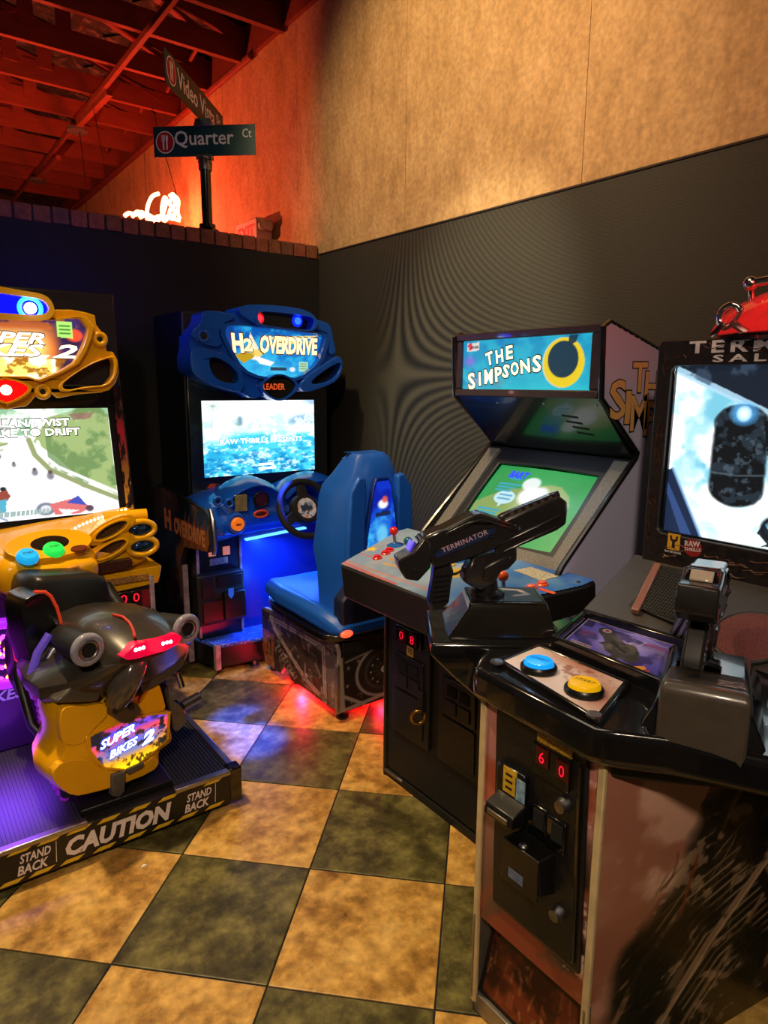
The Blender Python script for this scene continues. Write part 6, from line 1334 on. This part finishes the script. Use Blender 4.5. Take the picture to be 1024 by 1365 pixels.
# speaker shelf rising to the screen
MB().prism([(1.56,.95),(1.84,1.10),(1.84,.90),(1.56,.90)], (0,.2,0), (1,0,0), (0,0,1), (0,1,0), 0, .96).build('speaker_shelf', mat('grey_brown_shelf', '3a342e', .5, noise=.12), gc, bevel=.004)
sf = Plane((1.56, 1.16, .95), (0,-1,0), (.28, 0, .15))
ms = [sf.px(x, y, .012) for x, y in ((851,810),(882,753),(922,762),(916,838))]
sf.plate('speaker_mesh', mat('woven_black_mesh', '0e0d0c', .5, .3), gc, [ms[0], ms[3], ms[2], ms[1]], 0, .012, bevel=.003)
mb = MB(); mu0, mu1, mv0, mv1 = min(p[0] for p in ms)+.01, max(p[0] for p in ms)-.005, min(p[1] for p in ms)+.02, max(p[1] for p in ms)-.01
for k in range(22): 
    a = mu0+(mu1-mu0)*k/21; mb.prism([(a, mv0), (a+.0022, mv0), (a+.0022, mv1), (a, mv1)], sf.O, sf.U, sf.V, sf.N, .012, .014)
for k in range(16): b_ = mv0+(mv1-mv0)*k/15; mb.prism([(mu0, b_), (mu1, b_), (mu1, b_+.0022), (mu0, b_+.0022)], sf.O, sf.U, sf.V, sf.N, .012, .0135)
mb.build('mesh_wires', mat('mesh_wire_metal', '4a453c', .4, .6, noise=.1), gc, kind='stuff')
MB().beam(sf.p(*sf.px(846,815,.015), .012), sf.p(*sf.px(877,752,.015), .012), .022, .02).build('mesh_edge_bar', mat('pink_grey_bar', '9a6a5c', .3, .3, noise=.08), gc, bevel=.004)
u, v = sf.px(1000, 848, .01)
sf.plate('round_speaker_grille', mat('red_brown_grille', '6a3022', .5, .2, noise=.45, scale=320), gc, oval(.082,.082,u,v,36), 0, .012, bevel=.004)
MB().torus(sf.p(u, v, .006), sf.N, .085, .006, 40, 8).build('grille_ring', BLACKMETAL, gc, smooth=True)
for dx in (0, 9): MB().tube([azz(894+dx, 850+dx*.4, .985), axx(922+dx, 798+dx*.4, 1.50)], .0085, 10).build('steel_rod', STEEL, gc, smooth=True)
# screen head
SX, FYA, FYB = 1.85, 1.13, .36
c0 = mat('dark_rust_print', '241a14', .4, noise=.5, scale=60, col2='0e0b09')
MB().box(SX+.005, 2.44, FYB+.02, FYA-.02, .05, 1.735).build('head_body', MATTB, gc, bevel=.006)
hp = YZ(SX)
outer = [(-FYA,1.075),(-FYB,1.075),(-FYB,1.743),(-FYA,1.743)]
hs = [(-1.086,1.185),(-.40,1.185),(-.40,1.672),(-1.086,1.672)]
def rr(p, r_):  # clip corners
    q = []
    for i in range(len(p)):
        a, b_, c_ = np.array(p[i-1]), np.array(p[i]), np.array(p[(i+1) % len(p)]); q += [tuple(b_+(a-b_)/np.linalg.norm(a-b_)*r_), tuple(b_+(c_-b_)/np.linalg.norm(c_-b_)*r_)]
    return q
hp.plate('screen_frame', c0, gc, rr(outer, .012), -.02, .022, [rr(hs, .012)], bevel=.005, seg=3)
mb = MB(); g = np.random.default_rng(9)
for k in range(60):   # raised cable-like relief on the frame
    side_ = g.integers(4); t = g.random()
    if side_ == 0: u, v, h = -1.125+.03*g.random(), 1.10+.6*t, 1
    elif side_ == 1: u, v, h = -1.08+.65*t, 1.69+.04*g.random(), 0
    else: u, v, h = -1.08+.65*t, 1.09+.07*g.random(), 0
    L_n = .02+.05*g.random()
    q = [hp.p(u+(0 if h else L_n*i/4)+.004*math.sin(i*2+k), v+(L_n*i/4 if h else 0)+.004*math.sin(i*1.7+k), .022) for i in range(5)]
    mb.tube(q, .0022, 5)
mb.build('frame_relief', mat('dark_copper_relief', '4a2a1a', .4, .4, noise=.3, scale=90), gc, kind='stuff')
c = Canvas(300, 224, 'e8f6f8'); c.grad('e4f6fa', 'd8eef4'); c.noise('9ccfe0', 4, .46, .62, .9, 3); c.noise('58a8c0', 4, .54, .68, .7, 7); c.noise('ffffff', 4, .5, .6, .9, 19)
c.poly([(0,0),(1,0),(1,.62),(.0,.03)], '141c28'); c.poly([(0,.0),(0,.045),(1,.66),(1,.62)], '9fc4d8', .9); c.noise('38485c', 12, .5, .6, .7, 11, mask=((c.v < .03+.58*c.u))*1.0)
c.poly([(0,.62),(.035,.6),(.19,1),(0,1)], '16243e'); c.poly([(.0,.70),(.02,.69),(.15,1),(.1,1)], '38528a', .7); c.line([(.035,.6),(.19,1)], .008, '80a8d0', .8)
px_, py_ = (c.u-.30)/.112, (c.v-.50)
cap_ = np.hypot(px_, np.maximum(np.abs(py_)-.17, 0)/.115)+.10*(vnoise(c.H, c.W, 14, 3, 77)-.5); cm_ = np.clip((1.0-cap_)*9, 0, 1)
c.blend(cm_, '0a0e12'); c.noise('24303a', 14, .54, .62, .8, 13, mask=cm_); c.noise('4a5a66', 30, .62, .68, .6, 14, mask=cm_)
c.poly([(.38,.30),(.6,.34),(.7,.5),(.42,.56)], '0a0e12'); c.line([(.20,.60),(.30,.605),(.40,.59)], .005, '5a6a74', .6)
c.halo(.305,.27,.06,.07,'58b8ff',1,.5); c.halo(.305,.27,.03,.045,'e8fbff',1,.4); c.ell(.47,.87,.06,.075,'10161c',1,.2); c.halo(.455,.87,.035,.045,'70c8ff',1,.4); c.halo(.452,.87,.018,.024,'ffffff',1,.4); c.poly([(.42,.84),(.40,.90),(.44,.95),(.42,.97),(.5,.96)], '10161c', .9)
c.build('screen', gc, hp, -1.092, -.394, 1.178, 1.678, -.004, SCREENH)
hp.rect('screen_gasket', GLOSSB, gc, -1.10, -.39, 1.17, 1.19, -.012, .006, bevel=.002); hp.rect('screen_gasket', GLOSSB, gc, -1.10, -1.080, 1.17, 1.68, -.012, .006, bevel=.002)
text(gc, 'COINS', hp, -.78, 1.206, .11, .014, PW, .002, bold=.02)
TW = mat('worn_silver_lettering', 'b8a8a0', .45, noise=.25, scale=60, emit=.12)
text(gc, 'TERMINATOR', hp, -1.035, 1.704, .60, .034, TW, .0235, bold=.03, spacing=1.35); text(gc, 'SALVATION', hp, -.965, 1.679, .48, .020, TW, .0235, bold=.03, spacing=1.5)
# maker badges under the screen
YB = mat('yellow_badge', 'd09a28', .4, noise=.05)
u, v = hp.px(904, 721); hp.rect('wrench_badge', YB, gc, u-.019, u+.019, v-.024, v+.024, .022, .0235, bevel=0)
hp.plate('wrench_mark', PDK, gc, [(u-.013,v+.018),(u-.010,v+.004),(u-.004,v),(u-.005,v-.018),(u+.005,v-.018),(u+.004,v),(u+.010,v+.004),(u+.013,v+.018),(u+.007,v+.018),(u+.005,v+.008),(u-.005,v+.008),(u-.007,v+.018)], .0235, .0242, bevel=0)
text(gc, 'PLAY MECHANIX', hp, u-.026, v-.034, .052, .007, TW, .0235, bold=.02)
u, v = hp.px(929.5, 729); hp.plate('round_badge', mat('red_badge', '8a2018', .4, noise=.1), gc, oval(.027,.026,u,v,24), .022, .0235, bevel=0)
text(gc, 'RAW', hp, u-.024, v+.001, .046, .017, TW, .0242, bold=.04, rot=R(6)); text(gc, 'THRILLS', hp, u-.025, v-.012, .05, .010, TW, .0242, bold=.03, rot=R(6))
# topper: clear red dome with linkage and bar
TC = (1.98, .76)
dome = [(.295*math.cos(t), .148*math.sin(t)) for t in np.linspace(0, PI/2, 9)]
dm = MB().loft([[(TC[0]+r_*.62*math.cos(2*PI*j/32), TC[1]+r_*math.sin(2*PI*j/32), 1.737+h) for j in range(32)] for r_, h in [(max(a, .002), b_) for a, b_ in dome]]).build('clear_dome', mat('clear_smoky_dome', 'e0b0a8', .06, trans=.92, coat=.3), gc, smooth=True)
MB().loft([[(TC[0]+r_*.5*math.cos(2*PI*j/24), TC[1]+r_*.82*math.sin(2*PI*j/24), 1.74+h*.8) for j in range(24)] for r_, h in [(max(a, .002), b_) for a, b_ in dome]]).build('red_lit_core', mat('red_glowing_core', 'c00c10', .25, emit=1.0, noise=.5, scale=18), gc, smooth=True)
MB().torus((1.87,.95,1.80), (1,0,0), .03, .010).build('linkage_ring', CHROME, gc, smooth=True); MB().tube([(1.865,.935,1.78),(1.85,.88,1.75)], .010, 8).build('linkage_arm', CHROME, gc, smooth=True); MB().tube([(1.865,.965,1.78),(1.86,.99,1.75)], .010, 8).build('linkage_arm', CHROME, gc, smooth=True)
MB().torus((TC[0], TC[1], 1.742), (0,0,1), .29, .012, 48, 8, sx=.63 if False else 1, sy=.63).build('dome_ring', GLOSSB, gc, smooth=True)
q = axx(1001, 378, 1.90); MB().ball(q, .02, 14).build('bar_knuckle', CHROME, gc, smooth=True); MB().tube([q, q+Vector((0,-.35,.03))], .012, 12).build('dome_bar', CHROME, gc, smooth=True); MB().tube([q, q+Vector((.02,0,-.06))], .009, 10).build('bar_post', CHROME, gc, smooth=True)
lamp('POINT', 'topper_red_light', (1.80, .78, 1.93), 1.2, (1.0, .03, .02), shadow_soft_size=.03)
# feet
for x, y in ((1.2,.78),(1.2,.98),(1.7,.78),(1.7,.98)): MB().lathe([(.025,0),(.025,.01),(.01,.014),(.01,.035)], (x,y,0), (0,0,1), 14).build('foot', BLACKMETAL, gc)

# ------------------------------------------------------------------ toy light guns on the pods
GB = mat('black_gun_plastic', '221f1f', .25, coat=.25, noise=.15, scale=25)
GK = 260/1024/495
def gpt(pts): return [((x-545)*GK, (560-y)*GK*1.03) for x, y in pts]
def make_gun(loc, rz, label, ry=0, disp=None):
    g = thing('toy_gun', label, 'toy gun', loc, (0, ry, rz), 'toy guns on the shooting cabinet')
    lp_ = Plane((0,0,0), (1,0,0), (0,0,1))
    def part(name, pts, w0, w1, m=GB, bevel=.004, par=None):
        return MB().prism(gpt(pts), (0,0,0), (1,0,0), (0,0,1), (0,-1,0), w0, w1).build(name, m, par or g, bevel=bevel, seg=2, local=True)
    rcv = part('receiver', [(190,265),(255,235),(290,228),(420,166),(480,155),(560,180),(690,222),(695,262),(560,335),(420,385),(240,425),(222,380),(195,330)], -.032, .032, bevel=.006)
    part('receiver_ridge', [(290,250),(420,190),(480,178),(560,202),(680,236),(670,252),(550,215),(480,200),(425,212),(300,268)], -.036, .036)
    part('butt', [(55,375),(128,338),(185,268),(222,290),(225,415),(162,482),(95,470),(66,425)], -.0375, .0375, bevel=.005)
    part('rear_window_hood', [(122,345),(165,282),(190,285),(150,380)], -.030, .030, GLOSSB)
    q = gpt([(150,276),(118,345)]); a, b_ = Vector((q[0][0]-.002,0,q[0][1])), Vector((q[1][0]-.002,0,q[1][1]))
    rw = Plane(a+Vector((0,.022,0)), (0,-1,0), (a-b_)); rw = Plane(b_+Vector((0,.024,0)), (0,-1,0), a-b_)
    MB().prism([(.003,.003),(.045,.003),(.045,.030),(.003,.030)], rw.O, rw.U, rw.V, rw.N, -.004, .003).build('rear_display', disp or mat('violet_lit_display', '6a50e8', .2, emit=.8, coat=.4), g, bevel=.003, local=True)
    part('barrel_shroud', [(560,255),(600,190),(890,78),(935,108),(940,150),(935,222),(890,252),(700,325),(560,382)], -.027, .027, bevel=.006)
    part('shroud_rib', [(590,300),(900,165),(900,180),(590,318)], -.031, .031); part('shroud_rib', [(600,345),(880,225),(880,238),(600,360)], -.031, .031)
    part('top_rail', [(585,183),(610,168),(880,66),(890,80),(600,196)], -.012, .012, bevel=.002)
    mb = MB()
    for k in range(6):
        x = 640+40*k; mb.prism(gpt([(x,165-15.2*k),(x+18,158-15.2*k),(x+20,170-15.2*k),(x+2,178-15.2*k)]), (0,0,0), (1,0,0), (0,0,1), (0,-1,0), -.016, .016)
    mb.build('rail_studs', mat('worn_rail_studs', '58524c', .3, .4, noise=.1), g, local=True, kind='stuff')
    ax_ = Vector((.93,0,.36)).normalized()
    def mz(x, y): q = gpt([(x, y)])[0]; return Vector((q[0], 0, q[1]))
    MB().cyl(mz(860,90)-ax_*.0, mz(905,76), .010, 16).build('sight_tube', GB, g, smooth=True, local=True)
    MB().lathe([(.017,-.04),(.017,0),(.013,.004),(.011,-.004),(0,-.01)], mz(935,135), ax_, 20).build('muzzle', GB, g, smooth=True, local=True)
    MB().lathe([(.015,-.04),(.015,0),(.011,.004),(.009,-.004),(0,-.01)], mz(928,205), ax_, 20).build('lower_muzzle', GB, g, smooth=True, local=True)
    part('grip', [(250,418),(335,398),(352,452),(340,520),(332,612),(290,640),(235,647),(225,600),(242,500)], -.02, .02, bevel=.009)
    mb = MB()
    for k in range(6): mb.prism(gpt([(256-3*k,470+26*k),(330-2*k,462+26*k),(330-2*k,470+26*k),(256-3*k,479+26*k)]), (0,0,0), (1,0,0), (0,0,1), (0,-1,0), -.0215, .0215)
    mb.build('grip_grooves', GLOSSB, g, local=True, kind='stuff')
    MB().tube([Vector((a_, 0, b__)) for a_, b__ in gpt([(335,455),(345,475),(375,470),(405,455),(410,430)])], .004, 8).build('trigger_guard', GB, g, smooth=True, local=True)
    part('trigger', [(404,432),(444,432),(440,462),(425,452)], -.008, .008, mat('violet_trigger', '5a3a78', .25, noise=.05), .003)
    part('mount_block', [(400,500),(404,470),(440,380),(560,360),(680,320),(682,400),(640,445),(604,452),(566,522),(500,552),(440,525)], -.025, .025, bevel=.006)
    part('block_plate', [(500,430),(560,400),(640,370),(650,400),(580,440),(540,500),(500,500)], -.029, .029)
    for x, y in ((140,415),(590,180),(660,222),(530,265)): MB().lathe([(.006,0),(.005,.003),(0,.002)], Vector((*gpt([(x,y)])[0],0)).xzy+Vector((0,-.036,0)) , (0,-1,0), 12).build('screw', BLACKMETAL, g, local=True)
    for s in (-1, 1):
        pl = Plane((0, s*.0325, 0), (-s*-1 if False else (1 if s < 0 else -1), 0, 0), (0,0,1))
    side = Plane((0,-.0325,0), (1,0,0), (0,0,1)); lab = gpt([(240,355),(275,322),(500,238),(555,228),(545,262),(400,318),(260,368)])
    MB().prism(lab, side.O, side.U, side.V, side.N, 0, .0015).build('side_label', mat('dark_blue_label', '1c2c52', .35, noise=.3, scale=40), g, local=True)
    u, v = gpt([(285,345)])[0]
    # slanted lettering along the label
    c_ = bpy.data.curves.new('t', 'FONT'); c_.body = 'TERMINATOR'; c_.offset = .02; c_.space_character = 1.15
    o = bpy.data.objects.new('t', c_); COL.objects.link(o); bpy.context.view_layer.update(); me0 = o.evaluated_get(bpy.context.evaluated_depsgraph_get()).to_mesh()
    vs = np.array([q.co[:2] for q in me0.vertices]); fs = [tuple(p.vertices) for p in me0.polygons]; o.to_mesh_clear(); bpy.data.objects.remove(o); bpy.data.curves.remove(c_)
    lo, hi = vs.min(0), vs.max(0); q = (vs-lo)/(hi-lo)*np.array([.128, .014]); t = R(21.5); cr, sr = math.cos(t), math.sin(t)
    MB().add([side.p(u+a*cr-b_*sr, v+a*sr+b_*cr, .0025) for a, b_ in q], fs).build('lettering', mat('pink_grey_lettering', 'b0888a', .4, noise=.1, emit=.1), g, local=True)
    MB().lathe([(.045,-.012),(.045,-.004),(.028,.004),(.024,.03)], (0,0,0), (0,0,1), 24).build('swivel_collar', BLACK, g, smooth=True, local=True)
    return g
make_gun((1.25, 1.215, 1.076), R(-28), 'black toy gun on left pod in front of green screen, muzzle pointing right')
make_gun((1.35, .680, 1.035), R(22), 'black toy gun on grey right pod seen from behind', R(30), mat('painted_reflection_window', 'b0a090', .12, noise=.06, coat=.6))  # right gun's rear window: a cream reflection painted as its colour

# litter on the floor
q = azz(192, 1155, 0); ps = thing('paper_scrap', 'tiny white paper scrap on ochre tile in front of caution platform', 'litter', (q.x, q.y, 0))
MB().loft([[(q.x-.012,q.y,.0005),(q.x-.002,q.y-.006,.0005),(q.x+.012,q.y+.002,.0005),(q.x,q.y+.006,.0005)],[(q.x-.012,q.y,.002),(q.x-.002,q.y-.006,.004),(q.x+.012,q.y+.002,.002),(q.x,q.y+.006,.005)]]).build('scrap', WHITE, ps)
